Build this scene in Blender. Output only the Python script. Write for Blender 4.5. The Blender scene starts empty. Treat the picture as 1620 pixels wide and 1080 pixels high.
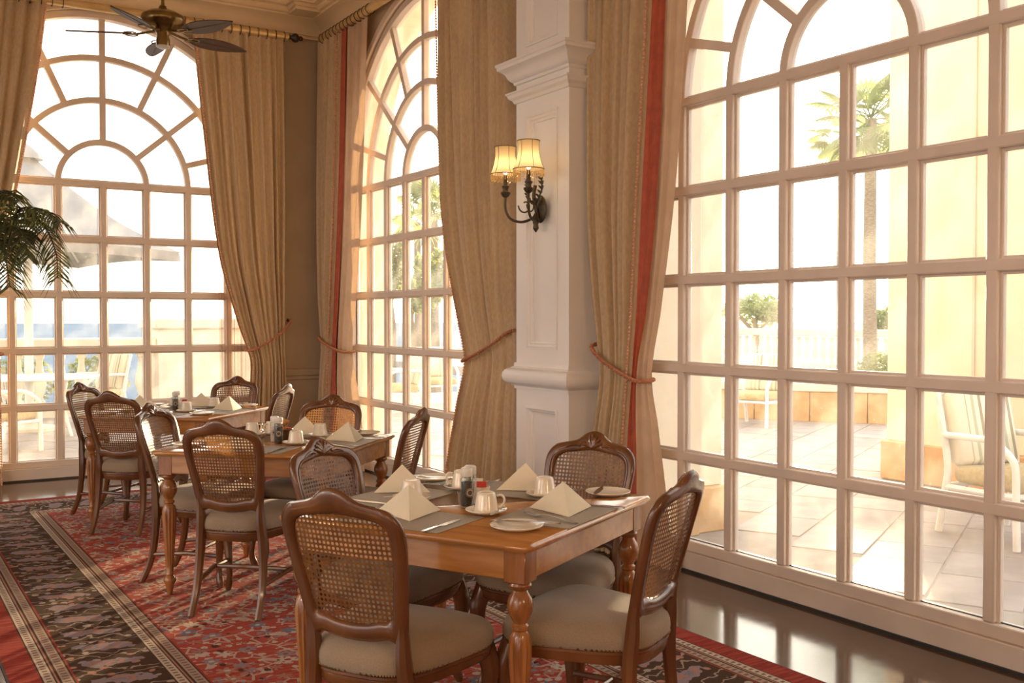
import bpy, bmesh, math, random
from math import sin, cos, pi, radians as RAD, sqrt, atan2
from mathutils import Vector, Matrix
random.seed(7)
S = bpy.context.scene
COL = S.collection

# ------------------------------------------------------------------ camera
F_PX = 1587.3
cam_d = bpy.data.cameras.new('camera')
cam_d.sensor_width = 36.0
cam_d.lens = F_PX / 1620 * 36
cam_d.clip_start = 0.05
cam_d.clip_end = 6000
cam = bpy.data.objects.new('camera', cam_d)
COL.objects.link(cam)
cam.location = (0, 0, 1.43)
cam.rotation_euler = (pi / 2 - 0.0222, 0, -0.5599)
S.camera = cam

# ------------------------------------------------------------------ exposure
S.view_settings.view_transform = 'Standard'
S.view_settings.look = 'None'
S.view_settings.exposure = 0.36
S.view_settings.gamma = 1.0
S.view_settings.use_curve_mapping = False

# ------------------------------------------------------------------ node helpers
class NT:
    def __init__(s, tree):
        s.t = tree
        s.t.nodes.clear()
    def n(s, kind, **kw):
        nd = s.t.nodes.new(kind)
        for k, v in kw.items():
            if k.startswith('_'):
                setattr(nd, k[1:], v)
            else:
                s.set(nd, k, v)
        return nd
    def set(s, nd, key, v):
        if key.startswith('i') and key[1:].isdigit():
            sock = nd.inputs[int(key[1:])]
        else:
            sock = nd.inputs[key.replace('__', ' ')]
        if isinstance(v, bpy.types.NodeSocket):
            s.t.links.new(v, sock)
        else:
            if sock.type == 'RGBA' and len(v) == 3:
                v = (*v, 1)
            sock.default_value = v
    def m(s, op, a, b=0.0, c=None, clamp=False):
        nd = s.n('ShaderNodeMath', _operation=op, _use_clamp=clamp, i0=a, i1=b)
        if c is not None:
            s.set(nd, 'i2', c)
        return nd.outputs[0]
    def mix(s, f, a, b):
        nd = s.n('ShaderNodeMix', _data_type='RGBA')
        s.set(nd, 'i0', f); s.set(nd, 'i6', a); s.set(nd, 'i7', b)
        return nd.outputs[2]
    def ramp(s, f, stops, interp='LINEAR'):
        nd = s.n('ShaderNodeValToRGB')
        s.set(nd, 'i0', f)
        cr = nd.color_ramp
        cr.interpolation = interp
        while len(cr.elements) < len(stops):
            cr.elements.new(0.5)
        for e, (p, c) in zip(cr.elements, stops):
            e.position = p
            e.color = (*c, 1) if len(c) == 3 else c
        return nd.outputs[0]
    def band(s, v, lo, hi):   # 1 where lo < v < hi
        return s.m('MULTIPLY', s.m('GREATER_THAN', v, lo), s.m('LESS_THAN', v, hi))
    def step(s, v, lo, hi):   # smooth 0..1
        nd = s.n('ShaderNodeMapRange', _interpolation_type='SMOOTHSTEP')
        s.set(nd, 'i0', v); s.set(nd, 'i1', lo); s.set(nd, 'i2', hi)
        return nd.outputs[0]

# ------------------------------------------------------------------ sun and sky
SUN_DIR = Vector((0.751, 0.656, 0.069)).normalized()
sun_d = bpy.data.lights.new('sun', 'SUN')
sun_d.energy = 14.0
sun_d.angle = RAD(0.9)
sun_d.color = (1.0, 0.74, 0.44)
sun = bpy.data.objects.new('sun', sun_d)
COL.objects.link(sun)
sun.rotation_euler = SUN_DIR.to_track_quat('Z', 'Y').to_euler()
sun.location = SUN_DIR * 40

world = bpy.data.worlds.new('sky')
S.world = world
world.use_nodes = True
w = NT(world.node_tree)
tc = w.n('ShaderNodeTexCoord').outputs['Generated']
dn = w.n('ShaderNodeVectorMath', _operation='NORMALIZE', i0=tc).outputs[0]
dt = w.n('ShaderNodeVectorMath', _operation='DOT_PRODUCT', i0=dn, i1=tuple(SUN_DIR)).outputs['Value']
dt = w.m('MAXIMUM', dt, 0.0)
up = w.n('ShaderNodeSeparateXYZ', i0=dn).outputs[2]
sky = w.ramp(w.m('MAXIMUM', up, 0.0), [(0.0, (1.0, 0.93, 0.84)), (0.12, (1.0, 0.95, 0.90)), (0.5, (0.93, 0.95, 1.0)), (1.0, (0.80, 0.88, 1.0))])
glow = w.m('ADD', w.m('ADD', w.m('MULTIPLY', w.m('POWER', dt, 2.5), 2.2), w.m('MULTIPLY', w.m('POWER', dt, 14.0), 1.5)),
           w.m('ADD', w.m('MULTIPLY', w.m('POWER', dt, 300.0), 8.0), w.m('MULTIPLY', w.m('POWER', dt, 9000.0), 400.0)))
b1 = w.n('ShaderNodeBackground', i0=sky, i1=2.0)
b2 = w.n('ShaderNodeBackground', i0=(1.0, 0.86, 0.64), i1=glow)
w.n('ShaderNodeOutputWorld', Surface=w.n('ShaderNodeAddShader', i0=b1.outputs[0], i1=b2.outputs[0]).outputs[0])

# warm fill lights added out of frame to brighten the room, no lamps there
for k_, lp_ in enumerate(((-4.3, 1.4, 2.35), (-4.3, 5.2, 2.35), (-1.5, -2.4, 2.35), (1.8, -2.4, 2.35))):
    ld_ = bpy.data.lights.new('fill_light', 'POINT')
    ld_.energy = 72; ld_.color = (1.0, 0.74, 0.48); ld_.shadow_soft_size = 0.12
    lo_ = bpy.data.objects.new('fill_light', ld_)
    COL.objects.link(lo_)
    lo_.location = lp_

# ------------------------------------------------------------------ materials
MATS = {}
def new_mat(name):
    m = bpy.data.materials.new(name)
    m.use_nodes = True
    MATS[name] = m
    return m, NT(m.node_tree)
def out(t, sh):
    t.n('ShaderNodeOutputMaterial', Surface=sh)
def pbr(name, c1, c2=None, rough=0.5, scale=8.0, stretch=(1, 1, 1), detail=4.0, bump=0.0, bscale=None, spec=0.5, metal=0.0,
        coat=0.0, trans=0.0, tcol=None, sheen=0.0, lo=0.35, hi=0.65):
    m, t = new_mat(name)
    co = t.n('ShaderNodeTexCoord').outputs['Object']
    mp = t.n('ShaderNodeMapping', i0=co, Scale=stretch).outputs[0]
    nz = t.n('ShaderNodeTexNoise', Vector=mp, Scale=scale, Detail=detail).outputs[0]
    col = t.mix(t.step(nz, lo, hi), c1, c2 if c2 else tuple(x * 0.8 for x in c1))
    p = t.n('ShaderNodeBsdfPrincipled', Base__Color=col, Roughness=rough, Metallic=metal)
    t.set(p, 'Specular IOR Level', spec)
    t.set(p, 'Coat Weight', coat)
    if coat: t.set(p, 'Coat Roughness', 0.12)
    if sheen: t.set(p, 'Sheen Weight', sheen)
    if bump:
        n2 = t.n('ShaderNodeTexNoise', Vector=mp, Scale=bscale or scale * 4, Detail=3.0).outputs[0]
        t.set(p, 'Normal', t.n('ShaderNodeBump', Strength=bump, Distance=0.01, Height=n2).outputs[0])
    sh = p.outputs[0]
    if trans:
        tr = t.n('ShaderNodeBsdfTranslucent', i0=tcol or c1).outputs[0]
        sh = t.n('ShaderNodeMixShader', i0=trans, i1=sh, i2=tr).outputs[0]
    out(t, sh)
    return m

pbr('wood_chair', (0.185, 0.070, 0.022), (0.105, 0.036, 0.011), 0.27, 5, (1, 1, 0.25), bump=0.05, bscale=60, coat=0.35)
pbr('wood_table', (0.47, 0.215, 0.066), (0.37, 0.152, 0.041), 0.10, 4, (6, 0.7, 6), bump=0.03, bscale=40, coat=0.5)
pbr('wood_leg', (0.36, 0.140, 0.040), (0.22, 0.078, 0.020), 0.24, 5, (5, 5, 0.6), bump=0.03, bscale=40, coat=0.4)
pbr('cane', (0.17, 0.070, 0.022), (0.10, 0.038, 0.012), 0.42, 30, trans=0.12, tcol=(0.55, 0.24, 0.06))
pbr('upholstery', (0.275, 0.20, 0.135), (0.245, 0.175, 0.115), 0.85, 220, bump=0.25, bscale=500, sheen=0.2)
pbr('nail', (0.20, 0.12, 0.05), rough=0.35, metal=0.9)
pbr('wall_paint', (0.45, 0.345, 0.245), (0.42, 0.32, 0.225), 0.75, 3, bump=0.04, bscale=80)
pbr('ceiling_paint', (0.74, 0.56, 0.35), (0.70, 0.53, 0.325), 0.7, 2, bump=0.03, bscale=60)
pbr('white_paint', (0.88, 0.85, 0.83), (0.86, 0.825, 0.80), 0.42, 3, bump=0.02, bscale=60)
pbr('frame_paint', (0.69, 0.575, 0.49), (0.64, 0.53, 0.45), 0.45, 4, bump=0.02, bscale=90)
pbr('sill_paint', (0.66, 0.55, 0.48), (0.60, 0.50, 0.43), 0.5, 3, bump=0.03, bscale=70)
pbr('gasket', (0.03, 0.028, 0.026), rough=0.6)
pbr('curtain', (0.55, 0.405, 0.25), (0.49, 0.355, 0.215), 0.75, 60, (1, 1, 0.5), bump=0.15, bscale=350, trans=0.008, tcol=(0.62, 0.40, 0.18), sheen=0.1)
pbr('curtain_lining', (0.58, 0.41, 0.28), (0.53, 0.37, 0.25), 0.75, 12, bump=0.08, bscale=300, trans=0.12, tcol=(0.75, 0.5, 0.32))
pbr('curtain_red', (0.44, 0.080, 0.032), (0.36, 0.062, 0.025), 0.6, 20, trans=0.1, tcol=(0.6, 0.09, 0.03), sheen=0.1)
pbr('fringe', (0.72, 0.42, 0.27), (0.55, 0.22, 0.12), 0.8, 120)
pbr('rope', (0.52, 0.24, 0.13), (0.40, 0.14, 0.07), 0.75, 80, bump=0.5, bscale=200)
pbr('gold_rod', (0.72, 0.52, 0.25), (0.62, 0.43, 0.20), 0.35, 6, metal=0.35)
pbr('dark_bronze', (0.10, 0.075, 0.045), (0.06, 0.045, 0.03), 0.45, 20, metal=0.6)
pbr('antique_brass', (0.30, 0.20, 0.075), (0.18, 0.115, 0.04), 0.28, 10, metal=0.9)
pbr('fan_cane', (0.11, 0.06, 0.035), (0.065, 0.033, 0.02), 0.5, 60, (1, 6, 1))
pbr('opal_glass', (0.75, 0.70, 0.66), rough=0.3)
pbr('china', (0.80, 0.72, 0.60), (0.78, 0.70, 0.575), 0.18, 6, coat=0.4)
pbr('napkin', (0.90, 0.82, 0.66), (0.88, 0.80, 0.63), 0.85, 30, bump=0.06, bscale=400, trans=0.22, tcol=(0.9, 0.78, 0.55))
pbr('steel', (0.62, 0.60, 0.58), rough=0.18, metal=1.0, scale=30)
pbr('pepper', (0.030, 0.020, 0.015), (0.12, 0.09, 0.07), 0.8, 320, lo=0.5, hi=0.7)
pbr('salt', (0.72, 0.55, 0.46), (0.60, 0.43, 0.35), 0.8, 260)
pbr('label_brown', (0.09, 0.05, 0.03), rough=0.5)
pbr('label_cream', (0.62, 0.50, 0.38), rough=0.5)
pbr('packet_red', (0.62, 0.05, 0.035), rough=0.5)
pbr('packet_white', (0.80, 0.74, 0.66), rough=0.6)
pbr('bread', (0.58, 0.28, 0.075), (0.36, 0.14, 0.03), 0.7, 25, bump=0.3, bscale=60)
pbr('shade_fabric_dark', (0.30, 0.2, 0.1), rough=0.7)
pbr('stucco', (0.80, 0.69, 0.53), (0.75, 0.64, 0.48), 0.85, 2.5, bump=0.1, bscale=40)
pbr('stone_tan', (0.60, 0.36, 0.15), (0.50, 0.28, 0.11), 0.8, 5, bump=0.15, bscale=30)
pbr('paver', (0.34, 0.275, 0.235), (0.28, 0.225, 0.19), 0.7, 3.5, bump=0.15, bscale=30)
pbr('paver_pale', (0.37, 0.305, 0.265), (0.31, 0.255, 0.22), 0.7, 3.5, bump=0.15, bscale=30)
pbr('mortar', (0.30, 0.245, 0.20), (0.34, 0.28, 0.23), 0.9, 6)
pbr('cast_stone', (0.80, 0.71, 0.56), (0.72, 0.63, 0.49), 0.8, 4, bump=0.08, bscale=30)
pbr('patio_white', (0.85, 0.83, 0.79), rough=0.35, scale=5)
pbr('patio_seat', (0.55, 0.42, 0.20), (0.46, 0.35, 0.16), 0.85, 40, bump=0.1, bscale=300)
pbr('parasol', (0.24, 0.24, 0.25), (0.21, 0.21, 0.22), 0.8, 4, trans=0.03, tcol=(0.4, 0.39, 0.37))
pbr('leaf_palm', (0.032, 0.045, 0.016), (0.06, 0.066, 0.022), 0.45, 12, trans=0.15, tcol=(0.2, 0.2, 0.05))
pbr('leaf_hedge', (0.07, 0.11, 0.03), (0.13, 0.17, 0.045), 0.6, 6, trans=0.3, tcol=(0.3, 0.36, 0.07))
pbr('leaf_fan', (0.16, 0.22, 0.08), (0.22, 0.27, 0.09), 0.6, 3, trans=0.35, tcol=(0.5, 0.55, 0.2))
pbr('bark', (0.17, 0.10, 0.055), (0.10, 0.055, 0.03), 0.9, 12, (1, 1, 4), bump=0.5, bscale=30)
pbr('bark_pale', (0.36, 0.27, 0.18), (0.26, 0.19, 0.12), 0.9, 12, (1, 1, 4), bump=0.5, bscale=30)
pbr('pot', (0.30, 0.12, 0.05), (0.22, 0.085, 0.035), 0.5, 6)
pbr('soil', (0.05, 0.03, 0.02), rough=1.0)
pbr('sea', (0.060, 0.125, 0.20), (0.075, 0.145, 0.225), 0.9, 0.02, (1, 0.2, 1), spec=0.03)
pbr('glass_table', (0.55, 0.60, 0.66), rough=0.12, scale=3)

# floor: dark polished boards
m, t = new_mat('floor_dark')
co = t.n('ShaderNodeTexCoord').outputs['Object']
nz = t.n('ShaderNodeTexNoise', Vector=co, Scale=1.3, Detail=5.0).outputs[0]
n2 = t.n('ShaderNodeTexNoise', Vector=co, Scale=22.0, Detail=4.0).outputs[0]
col = t.mix(t.step(nz, 0.3, 0.7), (0.075, 0.042, 0.024), (0.110, 0.064, 0.038))
col = t.mix(t.m('MULTIPLY', t.step(n2, 0.45, 0.7), 0.4), col, (0.13, 0.085, 0.055))
p = t.n('ShaderNodeBsdfPrincipled', Base__Color=col, Roughness=t.m('ADD', 0.07, t.m('MULTIPLY', n2, 0.10)))
t.set(p, 'Normal', t.n('ShaderNodeBump', Strength=0.06, Distance=0.01, Height=nz).outputs[0])
out(t, p.outputs[0])

# window glass: clear, mirror-like at grazing angles, dusty film, thickened to add a sun-glare haze
m, t = new_mat('window_glass')
co = t.n('ShaderNodeTexCoord').outputs['Object']
nz = t.n('ShaderNodeTexNoise', Vector=co, Scale=2.5, Detail=6.0, Roughness=0.65).outputs[0]
n3 = t.n('ShaderNodeTexNoise', Vector=co, Scale=60.0, Detail=2.0).outputs[0]
dust_haze = t.m('ADD', t.m('ADD', 0.018, t.m('MULTIPLY', t.step(nz, 0.40, 0.75), 0.07)), t.m('MULTIPLY', t.step(n3, 0.68, 0.74), 0.10))
bf = t.n('ShaderNodeNewGeometry').outputs['Backfacing']
fr = t.n('ShaderNodeFresnel', IOR=t.m('ADD', 1.25, t.m('MULTIPLY', bf, 0.8 - 1.25))).outputs[0]
g = t.n('ShaderNodeMixShader', i0=fr, i1=t.n('ShaderNodeBsdfTransparent', i0=(0.97, 0.98, 0.97)).outputs[0],
        i2=t.n('ShaderNodeBsdfGlossy', i0=(1, 1, 1), Roughness=0.03).outputs[0])
d = t.n('ShaderNodeBsdfTranslucent', i0=(0.9, 0.88, 0.82)).outputs[0]
out(t, t.n('ShaderNodeMixShader', i0=dust_haze, i1=g.outputs[0], i2=d).outputs[0])

m, t = new_mat('clear_glass')
bf = t.n('ShaderNodeNewGeometry').outputs['Backfacing']
fr = t.n('ShaderNodeFresnel', IOR=t.m('ADD', 1.45, t.m('MULTIPLY', bf, 1 / 1.45 - 1.45))).outputs[0]
g = t.n('ShaderNodeMixShader', i0=fr, i1=t.n('ShaderNodeBsdfTransparent', i0=(0.93, 0.95, 0.94)).outputs[0],
        i2=t.n('ShaderNodeBsdfGlossy', i0=(1, 1, 1), Roughness=0.04).outputs[0])
out(t, g.outputs[0])

# sheer voile
m, t = new_mat('voile')
lw = t.n('ShaderNodeLayerWeight', Blend=0.45).outputs['Facing']
g = t.n('ShaderNodeMixShader', i0=t.m('MULTIPLY_ADD', lw, 0.75, 0.16, clamp=True), i1=t.n('ShaderNodeBsdfTransparent', i0=(0.92, 0.84, 0.78)).outputs[0],
        i2=t.n('ShaderNodeMixShader', i0=0.5, i1=t.n('ShaderNodeBsdfDiffuse', i0=(0.26, 0.17, 0.12)).outputs[0],
               i2=t.n('ShaderNodeBsdfTranslucent', i0=(0.32, 0.21, 0.15)).outputs[0]).outputs[0])
out(t, g.outputs[0])

# lit lamp shade
m, t = new_mat('lamp_shade')
co = t.n('ShaderNodeTexCoord').outputs['Object']
nz = t.n('ShaderNodeTexNoise', Vector=co, Scale=90.0, Detail=2.0).outputs[0]
col = t.mix(nz, (0.85, 0.70, 0.46), (0.78, 0.62, 0.38))
g = t.n('ShaderNodeMixShader', i0=0.55, i1=t.n('ShaderNodeBsdfDiffuse', i0=col).outputs[0],
        i2=t.n('ShaderNodeBsdfTranslucent', i0=(0.95, 0.78, 0.50)).outputs[0])
out(t, g.outputs[0])
m, t = new_mat('lamp_bulb')
out(t, t.n('ShaderNodeEmission', i0=(1.0, 0.76, 0.44), i1=16.0).outputs[0])
m, t = new_mat('beads')
g = t.n('ShaderNodeMixShader', i0=0.5, i1=t.n('ShaderNodeBsdfGlossy', i0=(0.9, 0.75, 0.5), Roughness=0.2).outputs[0],
        i2=t.n('ShaderNodeBsdfTranslucent', i0=(1.0, 0.80, 0.45)).outputs[0])
out(t, g.outputs[0])

# woven place mat
m, t = new_mat('placemat')
co = t.n('ShaderNodeTexCoord').outputs['Object']
sx = t.n('ShaderNodeSeparateXYZ', i0=co)
ch = t.m('MULTIPLY', t.m('SINE', t.m('MULTIPLY', sx.outputs[0], 900.0)), t.m('SINE', t.m('MULTIPLY', sx.outputs[1], 900.0)))
col = t.mix(t.step(ch, -0.3, 0.3), (0.42, 0.36, 0.29), (0.25, 0.21, 0.165))
p = t.n('ShaderNodeBsdfPrincipled', Base__Color=col, Roughness=0.5)
t.set(p, 'Normal', t.n('ShaderNodeBump', Strength=0.3, Distance=0.002, Height=ch).outputs[0])
out(t, p.outputs[0])

# striped patio cushion
m, t = new_mat('cushion_stripe')
co = t.n('ShaderNodeTexCoord').outputs['Object']
sx = t.n('ShaderNodeSeparateXYZ', i0=co)
f = t.m('FRACT', t.m('MULTIPLY', t.m('ADD', sx.outputs[0], 1.0), 4.2))
col = t.ramp(f, [(0.0, (0.74, 0.66, 0.50)), (0.28, (0.74, 0.66, 0.50)), (0.30, (0.34, 0.27, 0.15)), (0.38, (0.34, 0.27, 0.15)), (0.40, (0.70, 0.66, 0.50)),
                 (0.55, (0.45, 0.45, 0.29)), (0.63, (0.45, 0.45, 0.29)), (0.66, (0.74, 0.66, 0.50)), (0.82, (0.48, 0.40, 0.25)), (0.86, (0.74, 0.66, 0.50))], 'CONSTANT')
out(t, t.n('ShaderNodeBsdfPrincipled', Base__Color=col, Roughness=0.85).outputs[0])

# ------------------------------------------------------------------ mesh helpers
class MB:
    def __init__(s):
        s.v = []; s.f = []
    def add(s, vs, fs):
        o = len(s.v)
        s.v += [tuple(v) for v in vs]
        s.f += [tuple(i + o for i in f) for f in fs]
        return s
    def box(s, x0, x1, y0, y1, z0, z1):
        return s.add([(x0, y0, z0), (x1, y0, z0), (x1, y1, z0), (x0, y1, z0), (x0, y0, z1), (x1, y0, z1), (x1, y1, z1), (x0, y1, z1)],
                     [(0, 3, 2, 1), (4, 5, 6, 7), (0, 1, 5, 4), (1, 2, 6, 5), (2, 3, 7, 6), (3, 0, 4, 7)])
    def cbox(s, x0, x1, y0, y1, z0, z1, c=0.005):   # chamfered box
        lo = (x0, y0, z0); hi = (x1, y1, z1)
        vs = []; idx = {}
        for sx in (0, 1):
            for sy in (0, 1):
                for sz in (0, 1):
                    for a in range(3):
                        p = [hi[k] - c if (sx, sy, sz)[k] else lo[k] + c for k in range(3)]
                        p[a] = hi[a] if (sx, sy, sz)[a] else lo[a]
                        idx[(sx, sy, sz, a)] = len(vs); vs.append(p)
        fs = []
        for a in range(3):
            b, d = (a + 1) % 3, (a + 2) % 3
            for e in (0, 1):
                q = []
                for (i, j) in ((0, 0), (1, 0), (1, 1), (0, 1)):
                    k = [0, 0, 0]; k[a] = e; k[b] = i; k[d] = j
                    q.append(idx[(*k, a)])
                fs.append(q if e else q[::-1])
            for i in (0, 1):          # edges parallel to axis a
                for j in (0, 1):
                    k0 = [0, 0, 0]; k0[a] = 0; k0[b] = i; k0[d] = j
                    k1 = list(k0); k1[a] = 1
                    q = [idx[(*k0, b)], idx[(*k1, b)], idx[(*k1, d)], idx[(*k0, d)]]
                    fs.append(q if i != j else q[::-1])
        for k in [(i, j, l) for i in (0, 1) for j in (0, 1) for l in (0, 1)]:
            q = [idx[(*k, 0)], idx[(*k, 1)], idx[(*k, 2)]]
            fs.append(q if sum(k) % 2 else q[::-1])
        return s.add(vs, fs)
    def rings(s, rings, closed=True, cap0=True, cap1=True, loop=False):
        n = len(rings[0]); vs = [p for r in rings for p in r]; fs = []
        R = len(rings)
        for i in range(R if loop else R - 1):
            j = (i + 1) % R
            for k in range(n if closed else n - 1):
                l = (k + 1) % n
                fs.append((i * n + k, i * n + l, j * n + l, j * n + k))
        if closed and not loop:
            if cap0: fs.append(tuple(range(n))[::-1])
            if cap1: fs.append(tuple((R - 1) * n + k for k in range(n)))
        return s.add(vs, fs)
    def tube(s, pts, rad, seg=8, cap=True, ell=1.0):
        pts = [Vector(p) for p in pts]
        if not hasattr(rad, '__len__'): rad = [rad] * len(pts)
        rings = []; ref = None
        for i, p in enumerate(pts):
            d = (pts[min(i + 1, len(pts) - 1)] - pts[max(i - 1, 0)]).normalized()
            if ref is None:
                ref = Vector((0, 0, 1)) if abs(d.z) < 0.9 else Vector((1, 0, 0))
            a = d.cross(ref).normalized(); b = a.cross(d).normalized()
            ref = b
            rings.append([p + (a * cos(2 * pi * k / seg) * ell + b * sin(2 * pi * k / seg)) * rad[i] for k in range(seg)])
        return s.rings(rings, True, cap, cap)
    def lathe(s, prof, seg=20, c=(0, 0, 0), flute=None):
        rings = []
        for r, z in prof:
            ring = []
            for k in range(seg):
                a = 2 * pi * k / seg; rr = r
                if flute: rr *= flute(z, k)
                ring.append((c[0] + rr * cos(a), c[1] + rr * sin(a), c[2] + z))
            rings.append(ring)
        return s.rings(rings)
    def grid(s, fn, nu, nv):
        vs = [fn(i / nu, j / nv) for j in range(nv + 1) for i in range(nu + 1)]
        fs = [(j * (nu + 1) + i, j * (nu + 1) + i + 1, (j + 1) * (nu + 1) + i + 1, (j + 1) * (nu + 1) + i) for j in range(nv) for i in range(nu)]
        return s.add(vs, fs)
    def prism(s, poly, z0, z1):
        n = len(poly)
        return s.add([(x, y, z0) for x, y in poly] + [(x, y, z1) for x, y in poly],
                     [tuple(range(n))[::-1], tuple(range(n, 2 * n))] + [(k, (k + 1) % n, n + (k + 1) % n, n + k) for k in range(n)])
    def xf(s, M):
        s.v = [tuple(M @ Vector(v)) for v in s.v]
        return s
    def mesh(s, name, mat, smooth=True, angle=38):
        me = bpy.data.meshes.new(name)
        me.from_pydata(s.v, [], s.f)
        me.update()
        if mat: me.materials.append(MATS[mat])
        bm = bmesh.new(); bm.from_mesh(me)
        bmesh.ops.recalc_face_normals(bm, faces=bm.faces)
        bm.to_mesh(me); bm.free()
        if smooth:
            me.polygons.foreach_set('use_smooth', [True] * len(me.polygons))
            me.set_sharp_from_angle(angle=RAD(angle))
        return me
    def build(s, name, mat, parent=None, smooth=True, angle=38, loc=None, rz=0):
        return link(name, s.mesh(name, mat, smooth, angle), parent, loc, rz)

def link(name, data, parent=None, loc=None, rz=0, rot=None):
    o = bpy.data.objects.new(name, data)
    COL.objects.link(o)
    if parent: o.parent = parent
    if loc: o.location = loc
    if rot: o.rotation_euler = rot
    elif rz: o.rotation_euler = (0, 0, rz)
    return o
def tag(o, label=None, cat=None, group=None, kind=None):
    if label: o['label'] = label
    if cat: o['category'] = cat
    if group: o['group'] = group
    if kind: o['kind'] = kind
    return o
def thing(name, loc, rz=0, label=None, cat=None, group=None, kind=None):
    o = bpy.data.objects.new(name, None)
    o.empty_display_size = 0.1
    COL.objects.link(o)
    o.location = loc
    o.rotation_euler = (0, 0, rz)
    return tag(o, label, cat, group, kind)
def copy_tree(o, parent=None):
    c = o.copy()
    COL.objects.link(c)
    c.parent = parent
    for ch in o.children:
        copy_tree(ch, c)
    return c
def lerp(a, b, t): return a + (b - a) * t
def interp(tab, x):       # tab: list of (x, y) ascending
    if x <= tab[0][0]: return tab[0][1]
    for (x0, y0), (x1, y1) in zip(tab, tab[1:]):
        if x <= x1:
            u = (x - x0) / (x1 - x0)
            return lerp(y0, y1, u)
    return tab[-1][1]
def sinterp(tab, x):
    if x <= tab[0][0]: return tab[0][1]
    for i in range(len(tab) - 1):
        x0, y0 = tab[i]; x1, y1 = tab[i + 1]
        if x <= x1:
            u = (x - x0) / (x1 - x0)
            m0 = (y1 - tab[i - 1][1]) / (x1 - tab[i - 1][0]) if i else (y1 - y0) / (x1 - x0)
            m1 = (tab[i + 2][1] - y0) / (tab[i + 2][0] - x0) if i + 2 < len(tab) else (y1 - y0) / (x1 - x0)
            h = x1 - x0
            return (2 * u**3 - 3 * u * u + 1) * y0 + (u**3 - 2 * u * u + u) * h * m0 + (3 * u * u - 2 * u**3) * y1 + (u**3 - u * u) * h * m1
    return tab[-1][1]
def catmull(pts, n, closed=False):
    N = len(pts); outp = []
    segs = N if closed else N - 1
    for i in range(segs):
        g = lambda k: Vector(pts[k % N]) if closed else Vector(pts[max(0, min(N - 1, k))])
        p0, p1, p2, p3 = g(i - 1), g(i), g(i + 1), g(i + 2)
        for j in range(n):
            t = j / n
            outp.append(0.5 * ((2 * p1) + (p2 - p0) * t + (2 * p0 - 5 * p1 + 4 * p2 - p3) * t * t + (3 * p1 - p0 - 3 * p2 + p3) * t**3))
    if not closed: outp.append(Vector(pts[-1]))
    return outp

# ================================================================== SETTING
WX, BY = 3.85, 9.74          # inner faces of the window wall (x) and the back wall (y)
C, R_, ZS = 0.381, 0.504, 2.661   # pane width, pane height, arch spring line
RW = 4 * C                   # window half width and arch radius
CEIL = 4.56
YR, YM, XL = 3.224, 7.602, 1.72   # window centres
OUT2 = 4.33                  # outer face of the window wall

fl = MB().box(-4.5, WX + 0.1, -2.6, BY + 0.1, -0.06, 0.0).build('floor', 'floor_dark', smooth=False)
tag(fl, kind='structure')

def wall_with_arches(name, mat, axis, s0, s1, centres, rad, o0, o1, zb, ztop):
    """Thick wall; axis 'x' = plane x const running along y, 'y' = plane y const running along x."""
    P = (lambda s, o, z: (o, s, z)) if axis == 'x' else (lambda s, o, z: (s, o, z))
    mb = MB(); cuts = [s0]
    NA = 32
    def slab(a, b, z0, z1):
        vs = [P(a, o0, z0), P(b, o0, z0), P(b, o1, z0), P(a, o1, z0), P(a, o0, z1), P(b, o0, z1), P(b, o1, z1), P(a, o1, z1)]
        mb.add(vs, [(0, 3, 2, 1), (4, 5, 6, 7), (0, 1, 5, 4), (1, 2, 6, 5), (2, 3, 7, 6), (3, 0, 4, 7)])
    prev = s0
    for c in sorted(centres):
        slab(prev, c - rad, 0, ztop)
        if zb > 0: slab(c - rad, c + rad, 0, zb)
        pts = [(c + rad * cos(pi * k / NA), ZS + rad * sin(pi * k / NA)) for k in range(NA + 1)]
        for (sa, za), (sb, zb_) in zip(pts, pts[1:]):
            vs = [P(sa, o0, za), P(sb, o0, zb_), P(sb, o1, zb_), P(sa, o1, za), P(sa, o0, ztop), P(sb, o0, ztop), P(sb, o1, ztop), P(sa, o1, ztop)]
            mb.add(vs, [(0, 1, 2, 3), (0, 4, 5, 1), (3, 2, 6, 7), (4, 7, 6, 5)])
        prev = c + rad
    slab(prev, s1, 0, ztop)
    o = mb.build(name, mat, smooth=False)
    return tag(o, kind='structure')
wall_with_arches('wall_right', 'wall_paint', 'x', -2.6, BY + 0.35, [YR, YM], RW + 0.035, WX, WX + 0.12, 0.0, CEIL + 0.1)
wall_with_arches('wall_right_outer', 'stucco', 'x', -2.6, BY + 0.35, [YR, YM], 1.74, WX + 0.121, OUT2, 0.0, 6.0)
wall_with_arches('wall_back', 'wall_paint', 'y', -4.5, WX, [XL], RW + 0.035, BY, BY + 0.12, 0.0, CEIL + 0.1)
wall_with_arches('wall_back_outer', 'stucco', 'y', -4.5, WX, [XL], 1.74, BY + 0.121, BY + 0.35, 0.0, 6.0)
wall_with_arches('wall_left', 'wall_paint', 'x', -2.6, BY + 0.35, [-0.6, 3.2, 7.0], 1.56, -4.62, -4.5, 0.0, CEIL + 0.1)  # unseen wall, added with open arches sized for the fill light they admit
tag(MB().box(-4.5, WX, -2.72, -2.6, 0, CEIL + 0.1).build('wall_front', 'wall_paint', smooth=False), kind='structure')
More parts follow.
